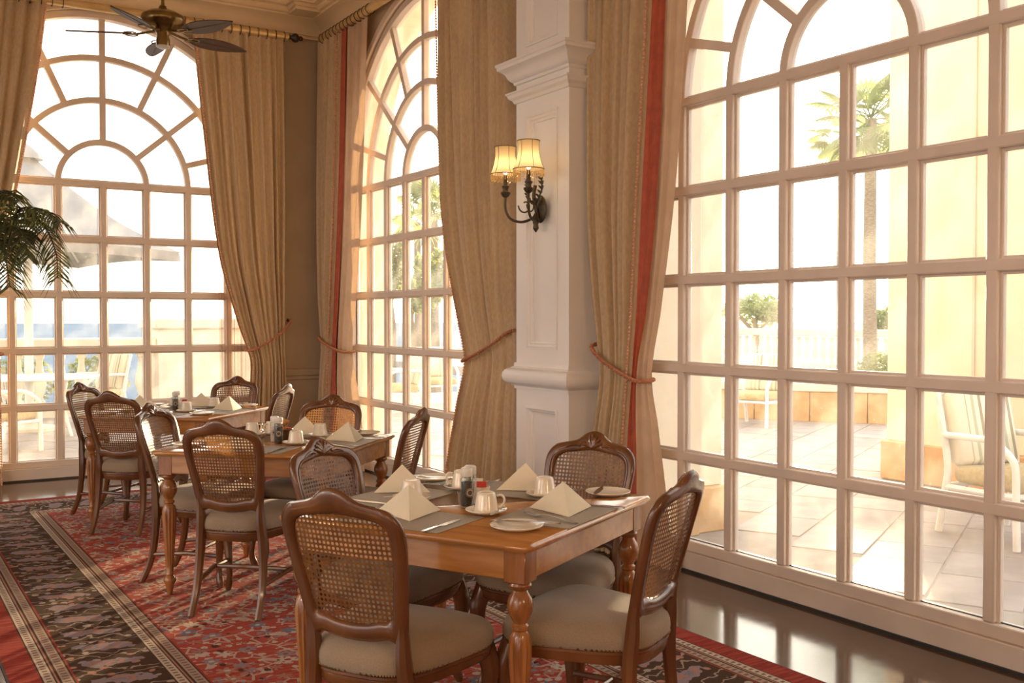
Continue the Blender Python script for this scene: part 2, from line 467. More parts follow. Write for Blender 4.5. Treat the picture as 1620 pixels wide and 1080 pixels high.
# outside pier with stone plinth between the two right-hand windows
pier = MB().cbox(OUT2 + 0.001, 4.62, 4.99, 5.83, 0.30, 6.0, 0.01).cbox(4.62, 4.85, 5.03, 5.79, 0.30, 6.0, 0.01).build('wall_pier_outer', 'stucco')
tag(pier, kind='structure')
k = 0
for (a, b) in ((5.0, 5.27), (5.275, 5.54), (5.545, 5.82)):
    MB().cbox(4.60, 4.88, a, b, -0.01, 0.30, 0.012).build('plinth_stone', 'stone_tan', pier)
MB().cbox(OUT2 + 0.002, 4.595, 4.965, 5.855, -0.01, 0.30, 0.012).build('plinth_stone', 'stone_tan', pier)

tag(MB().box(-4.5, WX, -2.6, BY, CEIL, CEIL + 0.12).build('ceiling', 'ceiling_paint', smooth=False), kind='structure')

# cornice along both walls (swept profile) and the corner ear
def cornice(name, axis, s0, s1):
    prof = [(0.0, 4.25), (0.025, 4.25), (0.03, 4.275), (0.045, 4.28), (0.05, 4.30), (0.07, 4.33), (0.105, 4.365), (0.15, 4.39), (0.20, 4.405),
            (0.205, 4.42), (0.235, 4.425), (0.25, 4.44), (0.25, 4.47), (0.30, 4.475), (0.31, 4.49), (0.31, CEIL - 0.003), (0.0, CEIL - 0.003)]
    ring = lambda s: [((WX - o, s, z) if axis == 'x' else (s, BY - o, z)) for o, z in prof]
    o = MB().rings([ring(s0), ring(s1)]).build(name, 'ceiling_paint', angle=25)
    return tag(o, kind='structure')
cornice('trim_1', 'x', -2.6, BY - 0.002)
cornice('trim_2', 'y', -4.5, WX - 0.002)
ear = MB()
for (ins, z0, z1) in ((0.0, 4.44, 4.475), (-0.03, 4.475, CEIL - 0.004), (0.02, 4.41, 4.44)):
    ear.cbox(3.37 + ins, WX - 0.003, 9.29 + ins, BY - 0.003, z0, z1, 0.004)
tag(ear.build('trim_3', 'ceiling_paint'), kind='structure')
# chair rail mouldings and skirtings on the wall strips
def strip(name, boxes, mat='wall_paint'):
    mb = MB()
    for b in boxes: mb.cbox(*b, 0.006)
    return tag(mb.build(name, mat), kind='structure')
strip('trim_4', [(WX - 0.03, WX + 0.001, YM + RW + 0.12, BY - 0.002, 0.86, 0.93), (WX - 0.018, WX + 0.001, YM + RW + 0.12, BY - 0.002, 0.82, 0.86)])
strip('trim_5', [(XL + RW + 0.12, WX - 0.031, BY - 0.03, BY + 0.001, 0.86, 0.93), (XL + RW + 0.12, WX - 0.031, BY - 0.018, BY + 0.001, 0.82, 0.86)])
strip('trim_6', [(WX - 0.03, WX + 0.001, YR + RW + 0.12, 5.09, 1.02, 1.09)])
strip('baseboard_right', [(WX - 0.025, WX + 0.001, YM + RW + 0.1, BY - 0.002, 0, 0.16), (WX - 0.025, WX + 0.001, YR + RW + 0.1, 5.095, 0, 0.16), (WX - 0.025, WX + 0.001, 5.725, YM - RW - 0.1, 0, 0.16)], 'sill_paint')
strip('baseboard_back', [(XL + RW + 0.1, WX - 0.026, BY - 0.025, BY + 0.001, 0, 0.16)], 'sill_paint')

# ------------------------------------------------------------------ windows
SPOKES = [17, 41, 65.5, 90, 114.5, 139, 163]
def make_window(name, axis, centre):
    root = thing(name, (WX, centre, 0) if axis == 'x' else (centre, BY, 0), 0 if axis == 'x' else pi / 2, kind='structure')
    # local frame: x = depth (0 = room face, + = outside), y = along the wall
    sg = 1
    P = lambda s, o, z: (o, s, z)
    zb = ZS - 5 * R_
    BW = 0.026
    def bar(a0, a1, b0, b1, deep0=0.026):   # stepped rectangular bar in the wall plane: a = along y, b = z
        mb = MB()
        mb.cbox(deep0, 0.075, a0, a1, b0, b1, 0.004)
        return mb
    def add(nm, mb, mat='frame_paint'): return mb.build(nm, mat, root)
    # outer frame: jambs, sill panel and arch
    fr = MB()
    for e in (-1, 1):
        fr.cbox(0.012, 0.10, min(e * (RW - 0.028), e * (RW + 0.034)), max(e * (RW - 0.028), e * (RW + 0.034)), 0.0, ZS, 0.005)
    fr.cbox(0.018, 0.10, -RW + 0.03, RW - 0.03, zb - 0.03, zb + 0.03, 0.005)
    add('frame', fr)
    pn = MB().cbox(0.0, 0.10, -RW + 0.03, RW - 0.03, 0.0, zb - 0.03, 0.004)
    add('sill_panel', pn, 'sill_paint')
    add('kick_strip', MB().box(-0.012, 0.0, -RW - 0.03, RW + 0.03, 0.0, 0.014), 'gasket')
    def arc(r0, r1, o0, o1, a0=0, a1=180, n=40):
        rings = []
        for k in range(n + 1):
            a = RAD(lerp(a0, a1, k / n)); ring = []
            c = 0.004
            for (r, o) in ((r0, o0 + c), (r0 + c, o0), (r1 - c, o0), (r1, o0 + c), (r1, o1), (r0, o1)):
                ring.append(P(r * cos(a), o, ZS + r * sin(a)))
            rings.append(ring)
        return MB().rings(rings)
    add('arch_frame', arc(RW - 0.028, RW + 0.034, 0.012, 0.10, n=48))
    # casing on the wall
    cs = arc(RW + 0.036, RW + 0.10, -0.022, 0.0, n=48)
    for e in (-1, 1):
        cs.cbox(-0.022, 0.0, min(e * (RW + 0.036), e * (RW + 0.10)), max(e * (RW + 0.036), e * (RW + 0.10)), 0.0, ZS, 0.004)
    add('casing', cs, 'frame_paint')
    for i in range(-3, 4):
        add('mullion', MB().cbox(0.026, 0.085, i * C - BW, i * C + BW, zb + 0.03, ZS, 0.006).cbox(0.05, 0.079, i * C - BW - 0.012, i * C + BW + 0.012, zb + 0.03, ZS, 0.003))
    for j in range(0, 5):
        z = ZS - j * R_
        add('transom', MB().cbox(0.0245, 0.083, -RW + 0.03, RW - 0.03, z - BW, z + BW, 0.006).cbox(0.0515, 0.0785, -RW + 0.03, RW - 0.03, z - BW - 0.012, z + BW + 0.012, 0.003))
    for kk in (1, 2, 3):
        add('arch_bar', arc(kk * C - BW, kk * C + BW, 0.027, 0.084))
    def spoke(a, r0, r1, o0=0.0275):
        a = RAD(a); d = (cos(a), sin(a)); n = (-sin(a), cos(a)); vs = []
        for o in (o0, 0.082):
            for (r, e) in ((r0, -1), (r1, -1), (r1, 1), (r0, 1)):
                vs.append(P(r * d[0] + e * BW * n[0], o, ZS + r * d[1] + e * BW * n[1]))
        return MB().add(vs, [(0, 1, 2, 3), (7, 6, 5, 4), (0, 4, 5, 1), (1, 5, 6, 2), (2, 6, 7, 3), (3, 7, 4, 0)])
    for a in (41, 90, 139):
        add('spoke', spoke(a, C + 0.02, 2 * C - 0.02))
    for a in SPOKES:
        add('spoke', spoke(a, 2 * C + 0.02, 3 * C - 0.02))
        add('spoke', spoke(a, 3 * C + 0.02, RW - 0.02))
    # panes, each a thin plate with its own dark gasket line
    rect = None; gk = None
    for i in range(-4, 4):
        for j in range(5):
            y0, z1 = (i + 0.5) * C, ZS - (j + 0.5) * R_
            if rect is None:
                hw, hh = C / 2 - 0.018, R_ / 2 - 0.018
                rect = MB().box(0.062, 0.067, -hw, hw, -hh, hh).mesh('pane', 'window_glass', False)
                g = MB(); hw2, hh2 = C / 2 - BW - 0.004, R_ / 2 - BW - 0.004; tt = 0.012
                g.box(0.060, 0.070, -hw2, hw2, -hh2 - 0.004, -hh2 + 0.004); g.box(0.060, 0.070, -hw2, hw2, hh2 - 0.004, hh2 + 0.004)
                g.box(0.060, 0.070, -hw2 - 0.004, -hw2 + 0.004, -hh2, hh2); g.box(0.060, 0.070, hw2 - 0.004, hw2 + 0.004, -hh2, hh2)
                gk = g.mesh('gasket', 'gasket', False)
            po = link('pane', rect, root, (0, y0, z1))
            link('gasket', gk, po)
    def sector(r0, r1, a0, a1):
        n = max(3, int(abs(a1 - a0) / 5)); vs = []
        pts = [(r1 * cos(RAD(lerp(a0, a1, k / n))), r1 * sin(RAD(lerp(a0, a1, k / n)))) for k in range(n + 1)]
        if r0 > 0: pts += [(r0 * cos(RAD(lerp(a1, a0, k / n))), r0 * sin(RAD(lerp(a1, a0, k / n)))) for k in range(n + 1)]
        N = len(pts)
        vs = [P(y, 0.062, ZS + z) for y, z in pts] + [P(y, 0.067, ZS + z) for y, z in pts]
        return MB().add(vs, [tuple(range(N)), tuple(range(N, 2 * N))[::-1]] + [(q, (q + 1) % N, N + (q + 1) % N, N + q) for q in range(N)])
    def pane(*a): sector(*a).build('pane', 'window_glass', root, smooth=False)
    pane(0, C, 0, 180)
    for a0, a1 in ((0, 41), (41, 90), (90, 139), (139, 180)): pane(C, 2 * C, a0, a1)
    al = [0] + SPOKES + [180]
    for a0, a1 in zip(al, al[1:]):
        pane(2 * C, 3 * C, a0, a1); pane(3 * C, RW, a0, a1)
    return root
make_window('window_1', 'y', XL)
make_window('window_2', 'x', YM)
make_window('window_3', 'x', YR)

# ------------------------------------------------------------------ pilaster
PX0, PY0, PY1 = 3.617, 5.104, 5.715
def make_pilaster():
    root = thing('pilaster', (PX0, (PY0 + PY1) / 2, 0), 0, 'white panelled pilaster with mouldings between the two right-hand windows', 'pilaster', kind='structure')
    hw = (PY1 - PY0) / 2; dp = WX - PX0
    # local x = into the wall, y along
    def slab(nm, z0, z1, panel=None):
        mb = MB()
        if panel is None:
            mb.cbox(0, dp, -hw, hw, z0, z1, 0.006)
        else:
            pz0, pz1 = panel; pw = 0.182
            mb.box(0.03, dp, -hw, hw, z0, z1)
            mb.box(0, 0.03, -hw, -pw, z0, z1).box(0, 0.03, pw, hw, z0, z1).box(0, 0.03, -pw, pw, z0, pz0).box(0, 0.03, -pw, pw, pz1, z1)
        mb.build(nm, 'white_paint', root, smooth=False)
        if panel:
            q = MB(); pz0, pz1 = panel; pw = 0.182
            prof = [(0.0, -0.008), (0.012, -0.010), (0.018, 0.0), (0.030, 0.004), (0.036, 0.016), (0.050, 0.020), (0.052, 0.031), (0.0, 0.031)]
            cs = [(-pw, pz0, 1, 1), (pw, pz0, -1, 1), (pw, pz1, -1, -1), (-pw, pz1, 1, -1)]
            q.rings([[(o, y + sy * i, z + sz * i) for i, o in prof] for (y, z, sy, sz) in cs], loop=True)
            q.build('panel_moulding', 'white_paint', root, angle=20)
    slab('base_block', 0.0, 0.18)
    slab('lower_panel', 0.18, 0.97, (0.30, 0.855))
    slab('shaft_panel', 1.13, 2.90, (1.235, 2.765))
    slab('upper_panel', 2.90, 4.30, (3.22, 4.15))
    def mould(nm, prof):      # profile (overhang, z) wrapped round three sides
        def ring(o, z): return [(dp, -hw - o, z), (-o, -hw - o, z), (-o, hw + o, z), (dp, hw + o, z)]
        rings = [ring(-0.02, prof[0][1])] + [ring(o, z) for o, z in prof] + [ring(-0.02, prof[-1][1])]
        MB().rings(rings, True).build(nm, 'white_paint', root, angle=28)
    tor = [(0.01, 0.965), (0.012, 0.985), (0.025, 0.99)] + [(0.028 + 0.045 * sin(pi * k / 8), 1.05 - 0.055 * cos(pi * k / 8)) for k in range(9)] + [(0.025, 1.11), (0.012, 1.115), (0.01, 1.14)]
    mould('torus_rail', tor)
    mould('necking', [(0.004, 2.868), (0.012, 2.872), (0.02, 2.89), (0.04, 2.905), (0.048, 2.925), (0.055, 2.93), (0.055, 2.94)])
    mould('crown', [(0.004, 2.99), (0.012, 2.995), (0.015, 3.01), (0.03, 3.02), (0.045, 3.04), (0.055, 3.065), (0.078, 3.085), (0.095, 3.095), (0.098, 3.115), (0.105, 3.12), (0.105, 3.135)])
    mould('base_moulding', [(0.02, 0.0), (0.02, 0.13), (0.012, 0.15), (0.004, 0.18)])
make_pilaster()
# ------------------------------------------------------------------ rug
m, t = new_mat('rug')
co = t.n('ShaderNodeTexCoord').outputs['Object']
sx = t.n('ShaderNodeSeparateXYZ', i0=co)
X, Y = sx.outputs[0], sx.outputs[1]
RUG_HW, RUG_HL = 1.345, 3.97
dx = t.m('SUBTRACT', RUG_HW, t.m('ABSOLUTE', X)); dy = t.m('SUBTRACT', RUG_HL, t.m('ABSOLUTE', Y))
d = t.m('MINIMUM', dx, dy)
onside = t.m('LESS_THAN', dx, dy)             # 1 on the long sides
along = t.m('ADD', t.m('MULTIPLY', onside, Y), t.m('MULTIPLY', t.m('SUBTRACT', 1.0, onside), X))
RED = (0.35, 0.056, 0.041); CREAM = (0.54, 0.45, 0.36); DARK = (0.070, 0.040, 0.026); LAV = (0.28, 0.225, 0.245); PINK = (0.42, 0.20, 0.15); BLUE = (0.17, 0.20, 0.25)
cz = t.n('ShaderNodeTexNoise', Vector=co, Scale=3.0, Detail=3.0).outputs[1]
wob = t.n('ShaderNodeVectorMath', _operation='MULTIPLY_ADD', i0=cz, i1=(0.10, 0.10, 0.0), i2=co).outputs[0]
# field: blossoms on red
v1 = t.n('ShaderNodeTexVoronoi', Vector=wob, Scale=10.0, Randomness=0.75)
v2 = t.n('ShaderNodeTexVoronoi', Vector=wob, Scale=21.0, Randomness=0.9)
v3 = t.n('ShaderNodeTexVoronoi', _feature='DISTANCE_TO_EDGE', Vector=wob, Scale=13.0, Randomness=0.9)
lc = t.n('ShaderNodeSeparateXYZ', i0=t.n('ShaderNodeVectorMath', _operation='SUBTRACT', i0=wob, i1=t.n('ShaderNodeVectorMath', _operation='SCALE', i0=v1.outputs['Position'], Scale=1.0).outputs[0]).outputs[0])
ang = t.m('ARCTAN2', lc.outputs[1], lc.outputs[0])
pet = t.m('MULTIPLY_ADD', t.m('SINE', t.m('MULTIPLY', ang, 6.0)), 0.10, 0.35)
dist1 = v1.outputs['Distance']
flower = t.m('LESS_THAN', dist1, pet)
core = t.m('LESS_THAN', dist1, 0.13)
rnd = t.n('ShaderNodeSeparateXYZ', i0=v1.outputs['Color']).outputs[0]
rnd2 = t.n('ShaderNodeSeparateXYZ', i0=v2.outputs['Color']).outputs[0]
fcol = t.ramp(rnd, [(0.0, CREAM), (0.35, LAV), (0.6, PINK), (0.8, BLUE)], 'CONSTANT')
redn = t.n('ShaderNodeTexNoise', Vector=t.n('ShaderNodeMapping', i0=co, Scale=(3, 30, 1)).outputs[0], Scale=2.0, Detail=3.0).outputs[0]
field = t.mix(t.step(redn, 0.35, 0.65), RED, (0.47, 0.105, 0.076))
vine = t.m('MULTIPLY', t.band(v3.outputs['Distance'], 0.0, 0.06), t.m('GREATER_THAN', t.n('ShaderNodeTexNoise', Vector=co, Scale=8.0).outputs[0], 0.47))
field = t.mix(t.m('MULTIPLY', vine, 0.8), field, CREAM)
wz0 = t.n('ShaderNodeTexNoise', Vector=co, Scale=40.0, Detail=2.0).outputs[0]
leaf = t.m('MULTIPLY', t.m('LESS_THAN', v2.outputs['Distance'], t.m('MULTIPLY_ADD', wz0, 0.5, 0.07)), t.m('GREATER_THAN', rnd2, 0.08))
field = t.mix(leaf, field, t.ramp(rnd2, [(0.0, CREAM), (0.45, LAV), (0.62, PINK), (0.74, DARK), (0.84, CREAM)], 'CONSTANT'))
field = t.mix(t.m('MULTIPLY', flower, t.m('GREATER_THAN', rnd, 0.08)), field, fcol)
field = t.mix(core, field, t.ramp(rnd, [(0.0, RED), (0.5, CREAM)], 'CONSTANT'))
# dark border: rows of long lavender leaves with pale vines between
per = 0.235
q = t.m('SUBTRACT', t.m('FRACT', t.m('DIVIDE', t.m('ADD', along, t.m('MULTIPLY', t.m('SUBTRACT', d, 0.395), 0.25)), per)), 0.5)     # -.5 .. .5 along
wz = t.n('ShaderNodeTexNoise', Vector=co, Scale=38.0, Detail=3.0).outputs[0]
qw = t.m('MULTIPLY', t.m('SUBTRACT', t.n('ShaderNodeTexNoise', Vector=co, Scale=14.0, Detail=2.0).outputs[0], 0.5), 0.5)
q = t.m('ADD', q, qw)
wj = t.m('MULTIPLY', t.m('SUBTRACT', wz, 0.5), 1.5)
bd = t.m('SUBTRACT', d, 0.395)                # across the border, -.165 .. .165
el = t.m('ADD', t.m('POWER', t.m('DIVIDE', bd, 0.135), 2.0), t.m('POWER', t.m('DIVIDE', q, 0.23), 2.0))
body = t.m('LESS_THAN', t.m('ADD', el, wj), 0.82)
inner = t.m('LESS_THAN', t.m('ADD', el, wj), 0.25)
vn = t.m('LESS_THAN', t.m('ABSOLUTE', t.m('SUBTRACT', t.m('ABSOLUTE', q), t.m('MULTIPLY_ADD', t.m('SINE', t.m('MULTIPLY', bd, 55.0)), 0.05, 0.38))), 0.022)
v4 = t.n('ShaderNodeTexVoronoi', Vector=wob, Scale=19.0, Randomness=0.8)
bl = t.m('MULTIPLY', t.m('LESS_THAN', v4.outputs['Distance'], 0.32), t.m('GREATER_THAN', t.n('ShaderNodeSeparateXYZ', i0=v4.outputs['Color']).outputs[1], 0.42))
border = t.mix(body, DARK, LAV)
border = t.mix(inner, border, t.mix(t.step(wz, 0.45, 0.55), PINK, BLUE))
border = t.mix(t.m('MULTIPLY', vn, t.m('SUBTRACT', 1.0, t.m('MULTIPLY', body, 0.6))), border, (0.36, 0.27, 0.21))
border = t.mix(t.m('MULTIPLY', bl, t.m('SUBTRACT', 1.0, t.m('MULTIPLY', body, 0.7))), border, t.mix(t.m('GREATER_THAN', t.n('ShaderNodeSeparateXYZ', i0=v4.outputs['Color']).outputs[0], 0.5), PINK, (0.40, 0.32, 0.27)))
# guard stripes
def guard(off):
    e = t.m('SUBTRACT', d, off)
    cr = t.ramp(t.m('DIVIDE', e, 0.12), [(0.0, DARK), (0.05, CREAM), (0.36, DARK), (0.41, PINK), (0.47, DARK), (0.55, (0.40, 0.30, 0.24)), (0.88, DARK), (0.93, RED)], 'CONSTANT')
    dots = t.m('MULTIPLY', t.m('LESS_THAN', t.m('FRACT', t.m('MULTIPLY', along, 30.0)), 0.45), t.m('ADD', t.band(e, 0.015, 0.035), t.band(e, 0.074, 0.098)))
    return t.mix(dots, cr, (0.22, 0.12, 0.09))
colr = t.mix(t.m('GREATER_THAN', d, 0.115), t.mix(t.step(redn, 0.4, 0.6), RED, (0.25, 0.034, 0.025)), guard(0.115))
colr = t.mix(t.m('GREATER_THAN', d, 0.235), colr, border)
colr = t.mix(t.m('GREATER_THAN', d, 0.555), colr, guard(0.555))
colr = t.mix(t.m('GREATER_THAN', d, 0.675), colr, field)
colr = t.mix(t.m('LESS_THAN', d, 0.008), colr, (0.10, 0.08, 0.08))
fz = t.n('ShaderNodeTexNoise', Vector=co, Scale=240.0, Detail=1.0).outputs[0]
colr = t.mix(t.m('MULTIPLY', fz, 0.35), colr, (0.06, 0.03, 0.02))
p = t.n('ShaderNodeBsdfPrincipled', Base__Color=colr, Roughness=0.95)
t.set(p, 'Specular IOR Level', 0.05)
t.set(p, 'Normal', t.n('ShaderNodeBump', Strength=0.5, Distance=0.004, Height=fz).outputs[0])
out(t, p.outputs[0])
rug = MB().cbox(-RUG_HW, RUG_HW, -RUG_HL, RUG_HL, 0.0, 0.010, 0.004).build('patterned_rug', 'rug', loc=(1.735, 4.75, 0.0), rz=RAD(0.9))
tag(rug, 'large red oriental rug with dark floral border under the tables', 'rug')

# ------------------------------------------------------------------ chair
def seat_outline(scale, n=48):
    pts = []
    for k in range(n):
        a = 2 * pi * k / n
        cx = math.copysign(abs(cos(a)) ** 0.52, cos(a)); sy = math.copysign(abs(sin(a)) ** 0.52, sin(a))
        y = 0.236 * sy
        wd = 0.226 + 0.120 * (y / 0.472)
        pts.append((cx * wd * scale, y * scale))
    return pts
def back_y(s, u):
    e = s - 0.5
    return -0.215 - 0.235 * e - 0.09 * e * e + 0.42 * u * u
OUTR = [(0, .494), (.06, .498), (.115, .508), (.160, .49), (.174, .56), (.186, .65), (.198, .745), (.205, .82), (.199, .872), (.170, .908), (.124, .921), (.078, .933), (.040, .959), (0, .971)]
INNR = [(0, .552), (.05, .556), (.09, .566), (.122, .572), (.133, .60), (.145, .67), (.157, .745), (.162, .803), (.155, .848), (.130, .870), (.094, .879), (.06, .884), (.03, .888), (0, .890)]
OUTR = [(x, z - 0.015 * max(z - 0.5, 0) / 0.47) for x, z in OUTR]
INNR = [(x, z - 0.015 * max(z - 0.5, 0) / 0.47) for x, z in INNR]
def mirror(h): return h + [(-x, z) for x, z in h[-2:0:-1]]
def make_chair():
    root = thing('cane_back_chair', (0, 0, 0))
    # back frame
    o = catmull([(x, z, 0) for x, z in mirror(OUTR)], 4, True); i = catmull([(x, z, 0) for x, z in mirror(INNR)], 4, True)
    T = 0.016; rings = []
    for a, b in zip(o, i):
        ring = []
        for fr_, h in ((0.0, 0.0), (0.10, 0.75), (0.30, 1.0), (0.72, 1.0), (0.90, 0.7), (1.0, 0.0), (0.90, -0.7), (0.72, -1), (0.30, -1), (0.10, -0.75)):
            q = a.lerp(b, fr_)
            ring.append((q.x, back_y(q.y, q.x) + T * h, q.y))
        rings.append(ring)
    bf = MB().rings(rings, loop=True).build('back_frame', 'wood_chair', root, angle=55)
    # groove bead along the front of the frame
    bd = []
    for a, b in zip(o, i):
        q = a.lerp(b, 0.62); bd.append((q.x, back_y(q.y, q.x) + T, q.y))
    mb = MB(); rr = []
    for k_, p_ in enumerate(bd):
        pv = Vector(bd[k_ - 1]); nx = Vector(bd[(k_ + 1) % len(bd)]); dv = (nx - pv).normalized()
        a = dv.cross(Vector((0, 1, 0))).normalized(); b = Vector((0, 1, 0))
        rr.append([Vector(p_) + (a * cos(2 * pi * e / 6) + b * sin(2 * pi * e / 6)) * 0.0045 for e in range(6)])
    mb.rings(rr, loop=True).build('bead', 'wood_chair', bf)
    # carved shell on the crest
    cv = MB()
    for k_ in range(-3, 4):
        a = k_ * 0.38; pts = []
        for s_ in (0.0, 0.35, 0.7, 1.0):
            u = sin(a) * 0.052 * s_; z = 0.897 + cos(a) * 0.046 * s_ - abs(k_) * 0.002
            pts.append((u, back_y(z, u) + T + 0.002, z))
        cv.tube(pts, [0.004, 0.0085, 0.0095, 0.004], 6)
    for e in (-1, 1):
        pts = [(e * (0.05 + 0.024 * j), back_y(0.897 - 0.004 * j, 0.05 + 0.024 * j) + T, 0.897 - 0.0035 * j + 0.008 * sin(j * 1.2)) for j in range(4)]
        cv.tube(pts, [0.008, 0.007, 0.005, 0.002], 6)
    cv.build('carving', 'wood_chair', bf)
    # woven cane panel with open octagonal holes
    inn = [(p_.x * 1.03, (p_.y - 0.72) * 1.03 + 0.72) for p_ in i]
    def inside(x, z):
        c_ = False; n_ = len(inn); j_ = n_ - 1
        for k_ in range(n_):
            x1, z1 = inn[k_]; x2, z2 = inn[j_]
            if (z1 > z) != (z2 > z) and x < (x2 - x1) * (z - z1) / (z2 - z1) + x1: c_ = not c_
            j_ = k_
        return c_
    PT = 0.0150; cn = MB(); hr = PT * 0.33
    for gx in range(-14, 15):
        for gz in range(0, 24):
            cx_, cz_ = gx * PT, 0.548 + gz * PT
            if not inside(cx_, cz_): continue
            h_ = PT / 2; vs = []
            outer = [(h_, 0), (h_, h_), (0, h_), (-h_, h_), (-h_, 0), (-h_, -h_), (0, -h_), (h_, -h_)]
            for (a, b) in outer: vs.append((cx_ + a, back_y(cz_ + b, cx_ + a), cz_ + b))
            for k_ in range(8):
                a = cx_ + hr * cos(k_ * pi / 4); b = cz_ + hr * sin(k_ * pi / 4)
                vs.append((a, back_y(b, a), b))
            cn.add(vs, [(k_, (k_ + 1) % 8, 8 + (k_ + 1) % 8, 8 + k_) for k_ in range(8)])
    cn.build('cane_panel', 'cane', root, smooth=False)
    # seat
    ro = [(0.955, 0.356), (0.98, 0.364), (0.985, 0.392), (1.0, 0.396), (1.0, 0.404), (0.97, 0.408)]
    MB().rings([[(x, y, z + (0.012 * (abs(x) / 0.25) ** 2 if z < 0.37 else 0)) for x, y in seat_outline(s_)] for s_, z in ro]).build('seat_rail', 'wood_chair', root)
    cu = [(0.985, 0.404), (1.006, 0.412), (1.018, 0.430), (1.012, 0.448), (0.985, 0.464), (0.93, 0.477), (0.82, 0.488), (0.65, 0.496), (0.42, 0.501), (0.2, 0.503), (0.03, 0.504)]
    cush = MB().rings([[(x, y, z) for x, y in seat_outline(s_)] for s_, z in cu]).build('seat_cushion', 'upholstery', root, angle=80)
    nl = MB()
    for x, y in seat_outline(1.006, 110):
        c_ = Vector((x, y, 0.409)); n_ = Vector((x, y, 0)).normalized(); tg = Vector((-n_.y, n_.x, 0)); r_ = 0.0048
        nl.add([c_ + tg * r_, c_ + Vector((0, 0, r_)), c_ - tg * r_, c_ - Vector((0, 0, r_)), c_ + n_ * 0.004], [(0, 1, 4), (1, 2, 4), (2, 3, 4), (3, 0, 4)])
    nt_ = nl.build('nail_trim', 'nail', cush)
    nt_['kind'] = 'stuff'
    # legs
    for e in (-1, 1):
        pts = catmull([(e * .208, .178, .418), (e * .216, .190, .37), (e * .226, .202, .315), (e * .220, .196, .24), (e * .207, .184, .15), (e * .203, .180, .08), (e * .213, .190, .03), (e * .220, .196, 0.0)], 4)
        rad = [sinterp([(0, .013), (.03, .019), (.08, .0155), (.15, .018), (.24, .024), (.315, .033), (.37, .034), (.42, .030)], p_.z) for p_ in pts]
        lg = MB().tube(pts, rad, 10)
        lg.v = [(x, y, max(z, 0.0)) for x, y, z in lg.v]
        lg.build('leg', 'wood_chair', root)
        pts = catmull([(e * .160, back_y(.62, .160), .62), (e * .154, back_y(.54, .154), .54), (e * .154, -.208, .45), (e * .160, -.202, .36), (e * .166, -.210, .22), (e * .169, -.236, .10), (e * .171, -.282, 0.0)], 4)
        rad = [sinterp([(0, .017), (.1, .0185), (.22, .021), (.36, .025), (.45, .0245), (.54, .0185), (.63, .013)], p_.z) for p_ in pts]
        lg = MB().tube(pts, rad, 8)
        lg.v = [(x, y, max(z, 0.0)) for x, y, z in lg.v]
        lg.build('leg', 'wood_chair', root)
        MB().tube([(e * .208, .186, .165), (e * .200, 0, .172), (e * .168, -.226, .150)], [.011, .0125, .011], 8).build('stretcher', 'wood_chair', root)
    MB().tube([(-.201, 0.02, .172), (0, 0.02, .174), (.201, 0.02, .172)], [.010, .013, .010], 8).build('stretcher', 'wood_chair', root)
    return root

TABLES = {'near': ((1.803, 3.137), 28.7, 'nearest table'), 'mid': ((1.838, 5.31), 46.0, 'middle table'), 'far': ((1.827, 7.52), 46.5, 'farthest table')}
# seat: (crest polar radius, crest polar angle in table frame offset, facing tweak)
CH = {('near', 'A'): (0.935, 215, 33), ('near', 'B'): (0.74, 118.5, 118.7 + 180), ('near', 'C'): (0.73, 16, 206), ('near', 'D'): (0.875, -69, 117.5),
      ('mid', 'A'): (0.82, 230, 47), ('mid', 'B'): (0.78, 140, 318), ('mid', 'C'): (0.76, 46, 226), ('mid', 'D'): (0.82, -44, 136),
      ('far', 'A'): (0.86, 226, 47), ('far', 'B'): (0.80, 139, 317), ('far', 'C'): (0.92, 46, 227), ('far', 'D'): (0.84, -38, 140)}
CHL = {('near', 'A'): 'dark cane-backed chair turned away from camera at front of nearest table',
       ('near', 'B'): 'cane-backed chair at far-left side of nearest table, carved crest facing camera',
       ('near', 'C'): 'cane-backed chair facing camera behind nearest table, before the red-edged curtain',
       ('near', 'D'): 'cane-backed chair seen edge-on at window side of nearest table, rightmost chair',
       ('mid', 'A'): 'cane-backed chair turned away from camera at front of middle table',
       ('mid', 'B'): 'cane-backed chair at left side of middle table with sunlit inner edge',
       ('mid', 'C'): 'cane-backed chair facing camera behind middle table with orange glowing cane',
       ('mid', 'D'): 'cane-backed chair seen edge-on at right side of middle table against the window',
       ('far', 'A'): 'cane-backed chair turned away from camera at front of farthest table',
       ('far', 'B'): 'leftmost cane-backed chair, at left side of farthest table by the back window',
       ('far', 'C'): 'cane-backed chair facing camera behind farthest table, beside the back curtain',
       ('far', 'D'): 'cane-backed chair seen edge-on at right side of farthest table, near wall corner'}
proto = make_chair(); first = True
for (tb, st), (rr_, pa, fa) in CH.items():
    o = proto if first else copy_tree(proto)
    first = False
    (cx_, cy_), rot, _ = TABLES[tb]
    crest = Vector((cx_ + rr_ * cos(RAD(pa)), cy_ + rr_ * sin(RAD(pa)), 0))
    fdir = Vector((cos(RAD(fa)), sin(RAD(fa)), 0))
    o.location = crest + fdir * 0.345 + Vector((0, 0, 0.010))
    o.rotation_euler = (0, 0, RAD(fa - 90))
    tag(o, CHL[(tb, st)], 'chair', 'cane-backed dining chairs')

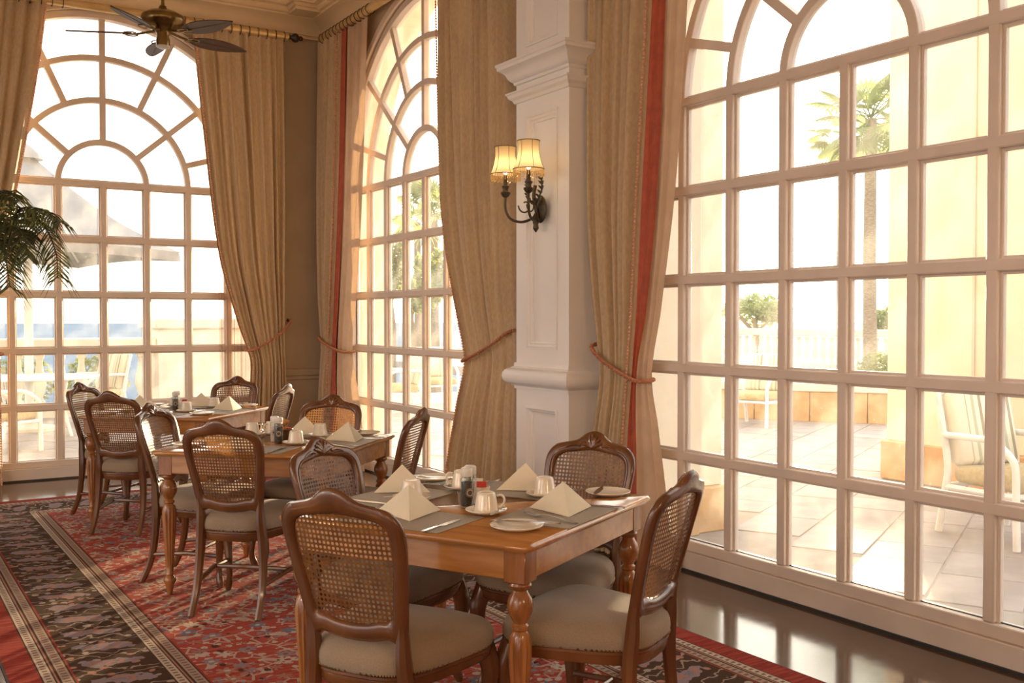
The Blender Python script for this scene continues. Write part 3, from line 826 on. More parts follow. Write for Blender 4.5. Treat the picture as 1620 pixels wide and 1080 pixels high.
# ------------------------------------------------------------------ tables
def make_table():
    root = thing('dining_table', (0, 0, 0))
    H = 0.495; ZT = 0.75
    def sq(r, c_, z):
        pts = []
        for (sx_, sy_, a0) in ((1, 1, 0), (-1, 1, 90), (-1, -1, 180), (1, -1, 270)):
            for k_ in range(5):
                a = RAD(a0 + k_ * 22.5)
                pts.append((sx_ * (r - c_) + c_ * cos(a), sy_ * (r - c_) + c_ * sin(a), z))
        return pts
    prof = [(H - 0.024, ZT - 0.026), (H - 0.012, ZT - 0.0255), (H - 0.010, ZT - 0.019), (H - 0.002, ZT - 0.017), (H, ZT - 0.011), (H - 0.002, ZT - 0.005), (H - 0.0065, ZT - 0.002), (H - 0.008, ZT)]
    MB().rings([sq(r, 0.03, z) for r, z in prof]).build('table_top', 'wood_table', root, angle=50)
    ap = H - 0.035
    for k_ in range(4):
        a = MB().cbox(-ap + 0.035, ap - 0.035, ap - 0.022, ap, ZT - 0.118, ZT - 0.026, 0.003).xf(Matrix.Rotation(k_ * pi / 2, 4, 'Z'))
        a.build('apron', 'wood_table', root)
    prof = [(0.001, 0.0), (0.012, 0.0), (0.014, 0.01), (0.021, 0.05), (0.031, 0.072), (0.032, 0.08), (0.024, 0.095), (0.018, 0.102), (0.021, 0.108), (0.018, 0.115),
            (0.021, 0.16), (0.028, 0.28), (0.036, 0.39), (0.036, 0.42), (0.030, 0.45), (0.022, 0.462), (0.027, 0.468), (0.027, 0.478), (0.021, 0.485),
            (0.026, 0.495), (0.037, 0.515), (0.041, 0.535), (0.037, 0.558), (0.026, 0.575), (0.023, 0.582), (0.033, 0.590), (0.036, 0.598), (0.033, 0.606), (0.036, 0.612)]
    prof = [(r_, z_ if z_ < 0.2 else 0.2 + (z_ - 0.2) * 0.428 / 0.412) for r_, z_ in prof]
    fl_ = lambda z, k_: (1.0 if (z < 0.14 or z > 0.44) else (1.0 - 0.13 * (k_ % 2)))
    for sx_ in (-1, 1):
        for sy_ in (-1, 1):
            c_ = ap - 0.036
            MB().lathe(prof, 24, (0, 0, 0), fl_).cbox(-0.0385, 0.0385, -0.0385, 0.0385, 0.622, ZT - 0.026, 0.004).build('leg', 'wood_leg', root, loc=(sx_ * c_, sy_ * c_, 0))
    return root
tp = make_table(); first = True
TL = {'near': 'honey wooden square dining table laid for four, nearest to camera', 'mid': 'wooden square dining table with bread basket, middle of the row',
      'far': 'wooden square dining table farthest away, near the back window'}
for kx, ((cx_, cy_), rot, nm) in TABLES.items():
    o = tp if first else copy_tree(tp)
    first = False
    o.location = (cx_, cy_, 0.010); o.rotation_euler = (0, 0, RAD(rot))
    tag(o, TL[kx], 'table', 'square dining tables')
TZ = 0.7602
def tpos(tb, u, v, z=TZ):
    (cx_, cy_), rot, _ = TABLES[tb]; a = RAD(rot)
    return (cx_ + u * cos(a) - v * sin(a), cy_ + u * sin(a) + v * cos(a), z)
FACE = {'A': 0, 'B': 270, 'C': 180, 'D': 90}      # facing direction of the sitter in the table frame
def seat_pos(st, rad, wd):                         # rad outwards from centre, wd to the sitter's right
    f = RAD(FACE[st]); return (-rad * cos(f) + wd * sin(f), -rad * sin(f) - wd * cos(f))
def srot(tb, st, extra=0): return RAD(TABLES[tb][1] + FACE[st] - 90 + extra)   # local +y = away from the sitter
SIDE = {'A': 'front-left', 'B': 'far-left', 'C': 'far-right', 'D': 'front-right'}
TN = {kx: v[2] for kx, v in TABLES.items()}

# prototypes (mesh data shared by all copies)
mat_me = MB().cbox(-0.205, 0.205, -0.145, 0.145, 0, 0.003, 0.0012).mesh('placemat', 'placemat')
def napkin_mesh():
    mb = MB(); A = Vector((0, 0.012, 0.101)); Fp = Vector((0, -0.112, 0.0)); L = Vector((-0.112, 0.075, 0.0)); Rr = Vector((0.112, 0.075, 0.0))
    def leaf(B1, B2, bulge, off):
        n_ = 8; n = (B1 - A).cross(B2 - A).normalized()
        if n.z < 0: n = -n
        lay = []
        for th in (off, off - 0.0022):
            vs = []
            for i_ in range(n_ + 1):
                for j_ in range(n_ + 1):
                    u_ = i_ / n_; w_ = j_ / n_
                    p_ = A.lerp(B1.lerp(B2, w_), max(u_, 0.001))
                    p_ = p_ + n * (bulge * 4 * w_ * (1 - w_) * u_ + th)
                    p_.z = max(p_.z, 0.0)
                    vs.append(p_)
            lay.append(vs)
        N = (n_ + 1)
        vs = lay[0] + lay[1]; M_ = N * N
        fs = [(i_ * N + j_, i_ * N + j_ + 1, (i_ + 1) * N + j_ + 1, (i_ + 1) * N + j_) for i_ in range(n_) for j_ in range(n_)]
        fs += [tuple(M_ + q_ for q_ in f)[::-1] for f in fs]
        rim = [i_ * N for i_ in range(N)] + [n_ * N + j_ for j_ in range(1, N)] + [i_ * N + n_ for i_ in range(n_ - 1, -1, -1)]
        fs += [(a, b, M_ + b, M_ + a) for a, b in zip(rim, rim[1:])]
        mb.add(vs, fs)
    leaf(L, Fp, 0.006, 0.0); leaf(Fp, Rr, 0.006, 0.0)
    leaf(L.lerp(Rr, 0.06), Fp.lerp(L, 0.1), 0.002, -0.004); leaf(Fp.lerp(Rr, 0.1), Rr.lerp(L, 0.06), 0.002, -0.004)
    return mb.mesh('folded_napkin', 'napkin', angle=50)
nap_me = napkin_mesh()
def saucer_profile(r): return [(0.001, 0.003), (r * 0.45, 0.003), (r * 0.48, 0.0), (r * 0.55, 0.0), (r * 0.75, 0.006), (r * 0.99, 0.014), (r, 0.016), (r * 0.985, 0.018), (r * 0.78, 0.0115), (r * 0.55, 0.0065), (0.001, 0.006)]
sau_me = MB().lathe(saucer_profile(0.072), 36).mesh('saucer', 'china', angle=60)
pla_me = MB().lathe(saucer_profile(0.086), 40).mesh('side_plate', 'china', angle=60)
def rib(z, k_): return 1.0 - 0.018 * (k_ % 2)
cup_me = MB().lathe([(0.040, 0.0), (0.043, 0.001), (0.0435, 0.004), (0.041, 0.012), (0.034, 0.055), (0.031, 0.064), (0.029, 0.067), (0.024, 0.068), (0.023, 0.066), (0.001, 0.066)], 48, flute=rib).mesh('cup_body', 'china', angle=50)
han_me = MB().tube(catmull([(0.036, 0, 0.054), (0.052, 0, 0.056), (0.062, 0, 0.043), (0.059, 0, 0.026), (0.047, 0, 0.014), (0.039, 0, 0.014)], 5), 0.0042, 8).mesh('cup_handle', 'china')
def knife_mesh():
    mb = MB()
    mb.rings([[(-w_, y, 0.0006), (w_, y, 0.0006), (w_, y, h_), (-w_, y, h_)] for y, w_, h_ in
              ((-0.105, 0.004, 0.004), (-0.10, 0.0062, 0.005), (-0.03, 0.0055, 0.005), (-0.018, 0.004, 0.004), (0.0, 0.0095, 0.0022), (0.06, 0.010, 0.002), (0.09, 0.008, 0.0018), (0.105, 0.002, 0.0014))])
    return mb.mesh('table_knife', 'steel')
def fork_mesh():
    mb = MB()
    mb.rings([[(-w_, y, z), (w_, y, z), (w_, y, z + 0.0018), (-w_, y, z + 0.0018)] for y, w_, z in
              ((-0.10, 0.007, 0.001), (-0.08, 0.0075, 0.002), (-0.03, 0.004, 0.006), (0.02, 0.0033, 0.009), (0.04, 0.005, 0.007), (0.052, 0.0115, 0.004), (0.066, 0.0125, 0.0025))])
    for e in (-1.5, -0.5, 0.5, 1.5):
        mb.rings([[(e * 0.0068 - 0.0016, y, z), (e * 0.0068 + 0.0016, y, z), (e * 0.0068 + 0.0016, y, z + 0.0016), (e * 0.0068 - 0.0016, y, z + 0.0016)] for y, z in ((0.064, 0.0026), (0.085, 0.003), (0.108, 0.008))])
    return mb.mesh('table_fork', 'steel')
def spoon_mesh():
    mb = MB()
    mb.rings([[(-w_, y, 0.001 + h_), (w_, y, 0.001 + h_), (w_, y, 0.003 + h_), (-w_, y, 0.003 + h_)] for y, w_, h_ in ((-0.068, 0.005, 0), (-0.05, 0.0045, 0.001), (0.0, 0.0024, 0.005), (0.02, 0.003, 0.004))])
    mb.rings([[(0.013 * sin(pi * min(max(s_, 0.03), 0.97)) * cos(a), 0.018 + 0.045 * s_, 0.0035 + 0.004 * sin(a) * sin(pi * s_)) for a in [2 * pi * k_ / 10 for k_ in range(10)]] for s_ in (0, 0.1, 0.3, 0.5, 0.7, 0.9, 1)])
    return mb.mesh('teaspoon', 'steel')
kn_me, fo_me, sp_me = knife_mesh(), fork_mesh(), spoon_mesh()
for q_ in (kn_me, fo_me): q_.transform(Matrix.Scale(1.12, 4))

def put_simple(name, me, loc, rz, label, cat, group):
    return tag(link(name, me, None, loc, rz), label, cat, group)
def put_cup(loc, rz, label):
    o = thing('coffee_cup', loc, rz, label, 'cup', 'upturned coffee cups')
    link('cup_body', cup_me, o); link('cup_handle', han_me, o)
    return o
# near table: measured positions (u, v) in the table frame
def setting(tb, st, mat_rw, nap_rw, cup_rw, plate_rw, fork_rw, knife_rw, nap_rot=0, cup_rot=0, plate_knife=0, spoon=True, fork_rot=0):
    w_ = SIDE[st] + ' side of the ' + TN[tb]
    z1 = TZ + 0.0034
    def at(rw, z): u, v = seat_pos(st, *rw); return tpos(tb, u, v, z)
    put_simple('placemat', mat_me, at(mat_rw, TZ), srot(tb, st), 'grey woven placemat at the ' + w_, 'placemat', 'grey woven placemats')
    put_simple('folded_napkin', nap_me, at(nap_rw, z1), srot(tb, st, nap_rot), 'cream napkin folded into a pyramid at the ' + w_, 'napkin', 'pyramid-folded napkins')
    on_mat = abs(cup_rw[0] - mat_rw[0]) < 0.20 and abs(cup_rw[1] - mat_rw[1]) < 0.26
    zc = z1 if on_mat else TZ + 0.0004
    put_simple('saucer', sau_me, at(cup_rw, zc), 0, 'cream saucer under the upturned cup at the ' + w_, 'saucer', 'saucers')
    put_cup(at(cup_rw, zc + 0.0075), srot(tb, st, cup_rot), 'cream ribbed cup turned upside down at the ' + w_)
    if plate_rw:
        put_simple('side_plate', pla_me, at(plate_rw, TZ + 0.0004), 0, 'small cream side plate at the ' + w_, 'plate', 'side plates')
        if plate_knife:
            o = put_simple('butter_knife', kn_me, at((plate_rw[0] + 0.01, plate_rw[1] + 0.035), TZ + 0.018), srot(tb, st, 14), 'butter knife laid across the side plate at the ' + w_, 'knife', 'butter knives')
    if fork_rw: put_simple('table_fork', fo_me, at(fork_rw, z1), srot(tb, st, fork_rot), 'steel fork beside the napkin at the ' + w_, 'fork', 'table forks')
    if knife_rw: put_simple('table_knife', kn_me, at(knife_rw, z1), srot(tb, st, 2), 'steel knife lying on the placemat at the ' + w_, 'knife', 'table knives')
    if spoon:
        sr = (cup_rw[0] + 0.012, cup_rw[1] + 0.052)
        put_simple('teaspoon', sp_me, at(sr, zc + 0.0135), srot(tb, st, 12), 'small teaspoon resting on the saucer at the ' + w_, 'spoon', 'teaspoons')
setting('near', 'A', (0.335, -0.045), (0.285, -0.085), (0.139, 0.135), (0.36, -0.36), (0.34, -0.235), (0.385, 0.115), 36, 30)
setting('near', 'B', (0.335, 0.01), (0.40, -0.10), (0.235, 0.055), (0.42, -0.385), (0.33, -0.235), (0.385, 0.165), 63, 200, 1)
setting('near', 'C', (0.335, 0.02), (0.37, 0.00), (0.239, 0.20), (0.415, -0.345), (0.385, -0.225), (0.385, 0.18), 140, 20, 1)
setting('near', 'D', (0.345, -0.015), (0.345, 0.035), (0.150, 0.27), (0.344, -0.301), (0.375, -0.115), (0.40, 0.17), -55, 60, 1, True, -16)
setting('mid', 'A', (0.335, 0.0), (0.33, -0.04), (0.10, 0.13), None, (0.36, -0.22), (0.37, 0.15), 36, 80)
setting('mid', 'B', (0.335, 0.0), (0.36, 0.02), (0.265, -0.19), (0.40, 0.27), (0.36, -0.16), (0.37, 0.15), 63, 150)
setting('mid', 'C', (0.335, 0.0), (0.36, 0.03), (0.285, 0.19), (0.41, -0.335), (0.36, -0.16), (0.38, 0.17), 140, 70, 1)
setting('mid', 'D', (0.345, 0.0), (0.345, 0.12), (0.12, 0.255), (0.35, -0.31), (0.375, -0.12), (0.39, 0.25), -50, 60, 0)
setting('far', 'A', (0.335, 0.0), (0.33, -0.03), (0.10, 0.12), (0.36, -0.34), (0.36, -0.22), (0.37, 0.15), 36, 80)
setting('far', 'B', (0.335, 0.0), (0.36, -0.06), (0.285, 0.19), (0.40, -0.33), (0.36, -0.215), (0.37, 0.16), 63, 150)
setting('far', 'C', (0.335, 0.0), (0.37, 0.03), (0.285, 0.19), (0.41, -0.335), (0.36, -0.16), (0.38, 0.17), 140, 70, 1)
setting('far', 'D', (0.345, 0.0), (0.345, 0.12), (0.135, 0.29), (0.33, -0.26), (0.375, -0.10), (0.39, 0.25), -50, 60, 0)

# condiment jars, sugar holders
def jar(kind, loc, rz, label):
    o = thing(kind + '_jar', loc, rz, label, 'jar', 'seasoning jars')
    MB().lathe([(0.001, 0.001), (0.022, 0.0), (0.024, 0.003), (0.024, 0.100), (0.021, 0.110), (0.020, 0.112), (0.018, 0.112), (0.020, 0.106), (0.022, 0.098), (0.022, 0.005), (0.001, 0.004)], 24).build('glass_body', 'clear_glass', o, angle=60)
    MB().lathe([(0.001, 0.006), (0.0205, 0.006), (0.0205, 0.090 if kind == 'pepper' else 0.083), (0.001, 0.092 if kind == 'pepper' else 0.084)], 20).build('contents', kind, o)
    cap = MB().lathe([(0.021, 0.111), (0.0225, 0.113), (0.0225, 0.134), (0.021, 0.139), (0.017, 0.142), (0.001, 0.142)], 20, flute=lambda z, k_: 1 - 0.03 * (k_ % 2)).build('cap', 'opal_glass', o)
    # round printed label curving round the glass
    vs = []; n_ = 20
    pts = [(0.0, 0.0)] + [(0.016 * cos(2 * pi * k_ / n_), 0.016 * sin(2 * pi * k_ / n_)) for k_ in range(n_)]
    lab = MB().add([(0.0245 * sin(a / 0.0245), -0.0245 * cos(a / 0.0245), 0.055 + b) for a, b in pts], [(0, 1 + k_, 1 + (k_ + 1) % n_) for k_ in range(n_)])
    lo = lab.build('label', 'label_cream', o, smooth=False)
    ring = MB()
    for (r0, r1) in ((0.0125, 0.0150), (0.0, 0.0088)):
        pts = [(r_ * cos(2 * pi * k_ / n_), r_ * sin(2 * pi * k_ / n_)) for r_ in (r0, r1) for k_ in range(n_)]
        ring.add([(0.0248 * sin(a / 0.0248), -0.0248 * cos(a / 0.0248), 0.055 + b) for a, b in pts], [(k_, (k_ + 1) % n_, n_ + (k_ + 1) % n_, n_ + k_) for k_ in range(n_)])
    ring.build('label_print', 'label_brown', lo, smooth=False)
    return o
CAMROT = lambda loc: atan2(loc[1], loc[0]) - pi / 2
def packet(loc, rz, tilt, mat, label, h_=0.062):
    mb = MB().cbox(-0.018, 0.018, -0.0022, 0.0022, 0, h_, 0.001)
    mb.xf(Matrix.Rotation(tilt, 4, 'X'))
    return tag(mb.build('sugar_packet', mat, None, loc=loc, rz=rz), label, 'packet', 'sugar packets')
def holder(tb, u, v):
    loc = tpos(tb, u, v)
    o = MB().lathe([(0.001, 0.003), (0.026, 0.0), (0.030, 0.003), (0.032, 0.03), (0.033, 0.055), (0.030, 0.055), (0.028, 0.03), (0.026, 0.007), (0.001, 0.007)], 24).build('sugar_holder', 'china', None, loc=loc)
    tag(o, 'small white sugar holder with packets on the ' + TN[tb], 'holder', 'sugar holders')
    z = loc[2] + 0.011
    packet((loc[0] - 0.006, loc[1] + 0.010, z), RAD(-30), -0.10, 'packet_white', 'pale sugar packet in holder on the ' + TN[tb], 0.072)
    packet((loc[0] + 0.002, loc[1] - 0.002, z), RAD(-35), 0.0, 'packet_red', 'red sugar packet in holder on the ' + TN[tb], 0.062)
for tb, (pu, pv), (su, sv), hu in (('near', (-0.055, -0.005), (-0.005, 0.012), (0.07, 0.012)), ('mid', (-0.075, -0.02), (-0.02, 0.03), None), ('far', (-0.04, 0.0), (0.03, 0.03), (0.12, 0.02))):
    l1 = tpos(tb, pu, pv); l2 = tpos(tb, su, sv)
    jar('pepper', l1, CAMROT(l1) + (0.5 if tb == 'near' else 0), 'glass jar of dark peppercorns in the centre of the ' + TN[tb])
    jar('salt', l2, CAMROT(l2), 'glass jar of pink salt beside the pepper on the ' + TN[tb])
    if hu: holder(tb, *hu)
bl_ = tpos('mid', 0.06, 0.02)
o = thing('bread_basket', bl_, 0, 'small round woven bread basket on the middle table', 'basket')
MB().lathe([(0.001, 0.004), (0.036, 0.0), (0.042, 0.004), (0.052, 0.045), (0.056, 0.062), (0.052, 0.062), (0.047, 0.045), (0.038, 0.010), (0.001, 0.010)], 32, flute=lambda z, k_: 1 - 0.04 * (k_ % 2)).build('basket_body', 'cane', o)
MB().tube([(0.054 * cos(a), 0.054 * sin(a), 0.062) for a in [2 * pi * k_ / 24 for k_ in range(25)]], 0.005, 6).build('rim', 'cane', o)
def roll(loc, rz, label):
    mb = MB()
    mb.rings([[(0.044 * cos(b), 0.026 * sin(b) * cos(a), 0.020 * sin(b) * sin(a) + 0.02) for a in [2 * pi * k_ / 14 for k_ in range(14)]] for b in [0.05 + 3.04 * j_ / 12 for j_ in range(13)]])
    return tag(mb.build('bread_roll', 'bread', None, loc=loc, rz=rz), label, 'bread', 'bread rolls')
roll((bl_[0] - 0.014, bl_[1] + 0.004, bl_[2] + 0.042), -0.5, 'golden bread roll at left in the woven basket')
roll((bl_[0] + 0.008, bl_[1] + 0.018, bl_[2] + 0.078), 0.3, 'golden bread roll at back in the woven basket')
o = MB().lathe([(0.001, 0), (0.014, 0), (0.017, 0.018), (0.018, 0.022), (0.001, 0.023)], 16).build('jam_pot', 'packet_red', None, loc=(bl_[0] + 0.026, bl_[1] - 0.014, bl_[2] + 0.048))
tag(o, 'red jam portion pot on top of the bread basket', 'jam')
# ------------------------------------------------------------------ curtains
def WP(axis):
    return (lambda s, o, z: (WX - o, s, z)) if axis == 'x' else (lambda s, o, z: (s, BY - o, z))
def sheet(P, left, right, nf, o_tab, amp_tab, z0, z1, seed, nv=64, per=9, hem=0.0, ret=0.0):
    rg = random.Random(seed)
    ph = rg.uniform(0, 6); ph2 = rg.uniform(0, 6); ph3 = rg.uniform(0, 6)
    nu = int(nf * per)
    def fn(u, v):
        z = lerp(z0, z1, v)
        a, b = sinterp(left, z), sinterp(right, z)
        uu = u + 0.022 * sin(2 * pi * 1.7 * u + ph + 0.5 * z) + 0.012 * sin(2 * pi * 3.1 * u + ph2)
        w_ = sin(2 * pi * nf * uu + ph3) * 0.72 + 0.28 * sin(2 * pi * nf * 1.63 * uu + ph + 0.7 * z)
        w_ *= 0.75 + 0.25 * sin(2 * pi * 2.3 * u + ph2 + z)
        zz = z + (hem * sin(pi * u) if v == 0 else 0)
        oo = interp(o_tab, z) + interp(amp_tab, z) * w_
        if ret and u < ret: oo = lerp(0.03, oo, (u / ret) ** 0.6)
        return P(lerp(a, b, u), oo, zz)
    return MB().grid(fn, nu, nv)
def rope(P, pts, r=0.012, turns=26):
    cp = catmull([P(*q_) for q_ in pts], 10)
    mb = MB(); n_ = len(cp)
    for e in (0, pi):
        pp = []
        m_ = n_ * 3
        for k_ in range(m_):
            f = k_ / (m_ - 1) * (n_ - 1); i_ = min(int(f), n_ - 2); q_ = cp[i_].lerp(cp[i_ + 1], f - i_)
            d_ = (cp[i_ + 1] - cp[i_]).normalized(); a = d_.cross(Vector((0, 0, 1))).normalized(); b = a.cross(d_)
            th = e + 2 * pi * turns * k_ / m_
            pp.append(q_ + (a * cos(th) + b * sin(th)) * r * 0.55)
        mb.tube(pp, r * 0.62, 6)
    return mb
def fringe_line(P, edge, o_tab, z0, z1, do=0.03, ds=0.0):
    mb = MB(); n_ = int((z1 - z0) / 0.022)
    for k_ in range(n_):
        z = z0 + (z1 - z0) * k_ / n_
        s_ = sinterp(edge, z) + ds; o_ = interp(o_tab, z) + do
        c_ = Vector(P(s_, o_, z)); r_ = 0.0105
        mb.add([c_ + Vector(q_) * r_ for q_ in ((1, 0, 0), (0, 1, 0), (-1, 0, 0), (0, -1, 0), (0, 0, 1.3), (0, 0, -1.3))],
               [(0, 1, 4), (1, 2, 4), (2, 3, 4), (3, 0, 4), (1, 0, 5), (2, 1, 5), (3, 2, 5), (0, 3, 5)])
    return mb
def curtain(axis, label, trail, lead, nf, seed, tie, hook, ztop=4.20, zbot=0.012, o0=0.12, red=None, lining=None, fr_ds=0.0):
    P = WP(axis)
    root = thing('curtain', P(trail[0][1], o0, 0), 0, label, 'curtain', 'tall tan window curtains')
    root.location = (0, 0, 0)
    zt = tie[1]
    ot = [(zbot, o0), (zt - 0.35, o0), (zt, o0 - 0.01), (zt + 0.5, o0), (ztop, o0)]
    at_ = [(zbot, 0.062), (zt - 0.4, 0.052), (zt, 0.030), (zt + 0.5, 0.050), (3.0, 0.050), (ztop, 0.036)]
    sheet(P, trail, lead, nf, ot, at_, zbot, ztop, seed, ret=0.07).build('drape', 'curtain', root, angle=180)
    fr_ = fringe_line(P, lead, ot, zbot, ztop, 0.034, 0.014 if trail[0][1] > lead[0][1] else -0.014).build('fringe', 'fringe', root)
    fr_['kind'] = 'stuff'
    if red:
        sheet(P, lead, red, 1.2, [(z, o + 0.0) for z, o in ot], [(zbot, 0.022), (ztop, 0.018)], zbot, ztop, seed + 1, per=12).build('red_band', 'curtain_red', root, angle=180)
    if lining:
        sheet(P, [(z, lerp(sinterp(lead, z), sinterp(red, z), 0.55)) for z in (0, 0.35, 0.67, 0.9, 1.1, 1.3, 1.5, 2.2, 3.2, 4.2)] if red else lead, lining, 3.0, [(z, o - 0.025) for z, o in ot], [(zbot, 0.032), (zt, 0.02), (ztop, 0.024)], zbot, ztop, seed + 2, per=12).build('lining', 'curtain_lining', root, angle=180)
    s_l, z_l = tie; s_h, z_h = hook; e = 1 if s_h > s_l else -1
    of = o0 + 0.062
    pts = [(s_l - e * 0.004, o0 - 0.06, z_l + 0.005), (s_l - e * 0.02, o0, z_l), (lerp(s_l, s_h, 0.06), of - 0.008, z_l), (lerp(s_l, s_h, 0.35), of, lerp(z_l, z_h, 0.22)), (lerp(s_l, s_h, 0.7), of - 0.006, lerp(z_l, z_h, 0.58)), (lerp(s_l, s_h, 0.93), of - 0.035, lerp(z_l, z_h, 0.92)), (s_h, 0.03, z_h)]
    rope(P, pts).build('tieback', 'rope', root)
    c_ = Vector(P(s_h, 0.0, z_h))
    d_ = Vector(P(s_h, 0.055, z_h)) - c_
    MB().tube([c_ + d_ * 0.02, c_ + d_ * 0.5, c_ + d_ * 0.8, c_ + d_], [0.018, 0.008, 0.008, 0.016], 10).build('tieback_hook', 'antique_brass', root)
    return root
# back window, right-hand panel
curtain('y', 'tan curtain tied back at right side of the back window', [(0, 3.43), (1.12, 3.40), (2.7, 3.42), (4.2, 3.42)],
        [(0, 2.98), (0.6, 3.005), (1.0, 3.03), (1.12, 3.0), (1.4, 2.90), (2.06, 2.72), (3.25, 2.58), (4.2, 2.49)], 10, 11, (3.0, 1.13), (3.45, 1.42))
# back window, left-hand panel
curtain('y', 'tan curtain at left edge of the back window behind the palm', [(0, 0.12), (1.2, 0.10), (4.2, 0.10)],
        [(0, 0.86), (1.1, 0.85), (1.5, 0.83), (1.9, 0.85), (2.44, 0.975), (3.54, 1.165), (4.2, 1.25)], 10, 12, (0.845, 1.13), (0.10, 1.42))
# middle window, far panel with red band and pale lining
curtain('x', 'curtain with red band and pale lining beside the room corner', [(0, 9.62), (1.13, 9.56), (2.6, 9.64), (4.2, 9.66)],
        [(0, 9.33), (0.65, 9.33), (1.13, 9.30), (1.6, 9.24), (2.6, 9.13), (4.2, 9.02)], 6, 13, (8.86, 1.12), (9.60, 1.26),
        red=[(0, 9.19), (0.65, 9.20), (1.13, 9.22), (1.6, 9.13), (2.6, 9.0), (4.2, 8.90)], lining=[(0, 8.62), (0.65, 8.70), (1.13, 8.88), (1.6, 8.76), (2.6, 8.60), (4.2, 8.47)])
# middle window, near panel
curtain('x', 'broad tan curtain tied back between middle window and white pilaster', [(0, 5.90), (1.3, 5.89), (2.5, 5.92), (4.2, 5.95)],
        [(0, 6.92), (0.25, 6.88), (0.8, 6.70), (1.12, 6.60), (1.5, 6.72), (2.0, 6.88), (2.5, 6.97), (4.2, 7.05)], 10, 14, (6.60, 1.12), (5.90, 1.36))
# right window, far panel with red band and lining
curtain('x', 'tan curtain with orange-red band between pilaster and large right window', [(0, 4.98), (0.67, 5.0), (1.1, 4.95), (2.2, 5.08), (4.2, 5.09)],
        [(0, 4.71), (0.67, 4.66), (1.1, 4.63), (1.5, 4.58), (2.2, 4.53), (3.2, 4.45), (4.2, 4.40)], 7, 15, (4.50, 1.075), (5.02, 1.28),
        red=[(0, 4.575), (0.67, 4.585), (1.1, 4.60), (1.5, 4.50), (2.2, 4.41), (3.2, 4.35), (4.2, 4.30)], lining=[(0, 4.28), (0.45, 4.35), (0.8, 4.42), (1.1, 4.49), (1.5, 4.40), (2.2, 4.28), (3.2, 4.19), (4.2, 4.14)])
P = WP('y')
sh_ = sheet(P, [(0, 3.20), (4.1, 3.2)], [(0, 2.74), (1.0, 2.745), (2.0, 2.735), (4.1, 2.75)], 8, [(0, 0.045), (4.1, 0.045)], [(0, 0.03), (4.1, 0.026)], 0.012, 4.12, 21, 30).build('sheer_curtain', 'voile', None, angle=180)
tag(sh_, 'thin brown sheer hanging behind the back window\'s right curtain', 'curtain')

# curtain rods
def rod(axis, s0, s1, z, o, label, ends=(True, True)):
    P = WP(axis)
    root = thing('curtain_rod', (0, 0, 0), 0, label, 'curtain rod', 'gilded curtain rods')
    MB().tube([P(s0, o, z), P(s1, o, z)], 0.038, 18).build('pole', 'gold_rod', root)
    fin = [(0.0, 0.030), (0.012, 0.030), (0.02, 0.018), (0.035, 0.020), (0.055, 0.040), (0.075, 0.046), (0.095, 0.040), (0.11, 0.022), (0.118, 0.018), (0.13, 0.026), (0.145, 0.020), (0.152, 0.002)]
    for s_, e, on in ((s0, -1, ends[0]), (s1, 1, ends[1])):
        if on: MB().tube([P(s_ + e * a, o, z) for a, r_ in fin], [r_ for a, r_ in fin], 14).build('finial', 'dark_bronze', root)
    n_ = int(abs(s1 - s0) / 0.085)
    rm = None
    for k_ in range(n_):
        s_ = s0 + (s1 - s0) * (k_ + 0.5) / n_
        if axis == 'y' and 1.4 < s_ < 2.4: continue
        if axis == 'x' and 7.2 < s_ < 8.3: continue
        if rm is None:
            rm = MB()
            rm.rings([[(((0.046 + 0.004 * cos(b)) * cos(a)), 0.004 * sin(b), (0.046 + 0.004 * cos(b)) * sin(a)) for b in [2 * pi * j_ / 6 for j_ in range(6)]] for a in [2 * pi * j_ / 18 for j_ in range(18)]], loop=True)
            rm = rm.mesh('ring', 'dark_bronze')
        link('ring', rm, root, P(s_, o, z - 0.006), 0 if axis == 'x' else pi / 2)
    for s_ in (lerp(s0, s1, 0.06), lerp(s0, s1, 0.94)):
        MB().tube([P(s_, 0.0, z), P(s_, o, z)], 0.012, 8).build('bracket', 'dark_bronze', root)
    return root
rod('y', 0.02, 3.42, 4.215, 0.12, 'thick gilded curtain rod with dark finial above the back window', (True, True))
rod('x', 5.95, 9.52, 4.215, 0.12, 'thick gilded curtain rod above the middle window', (False, False))

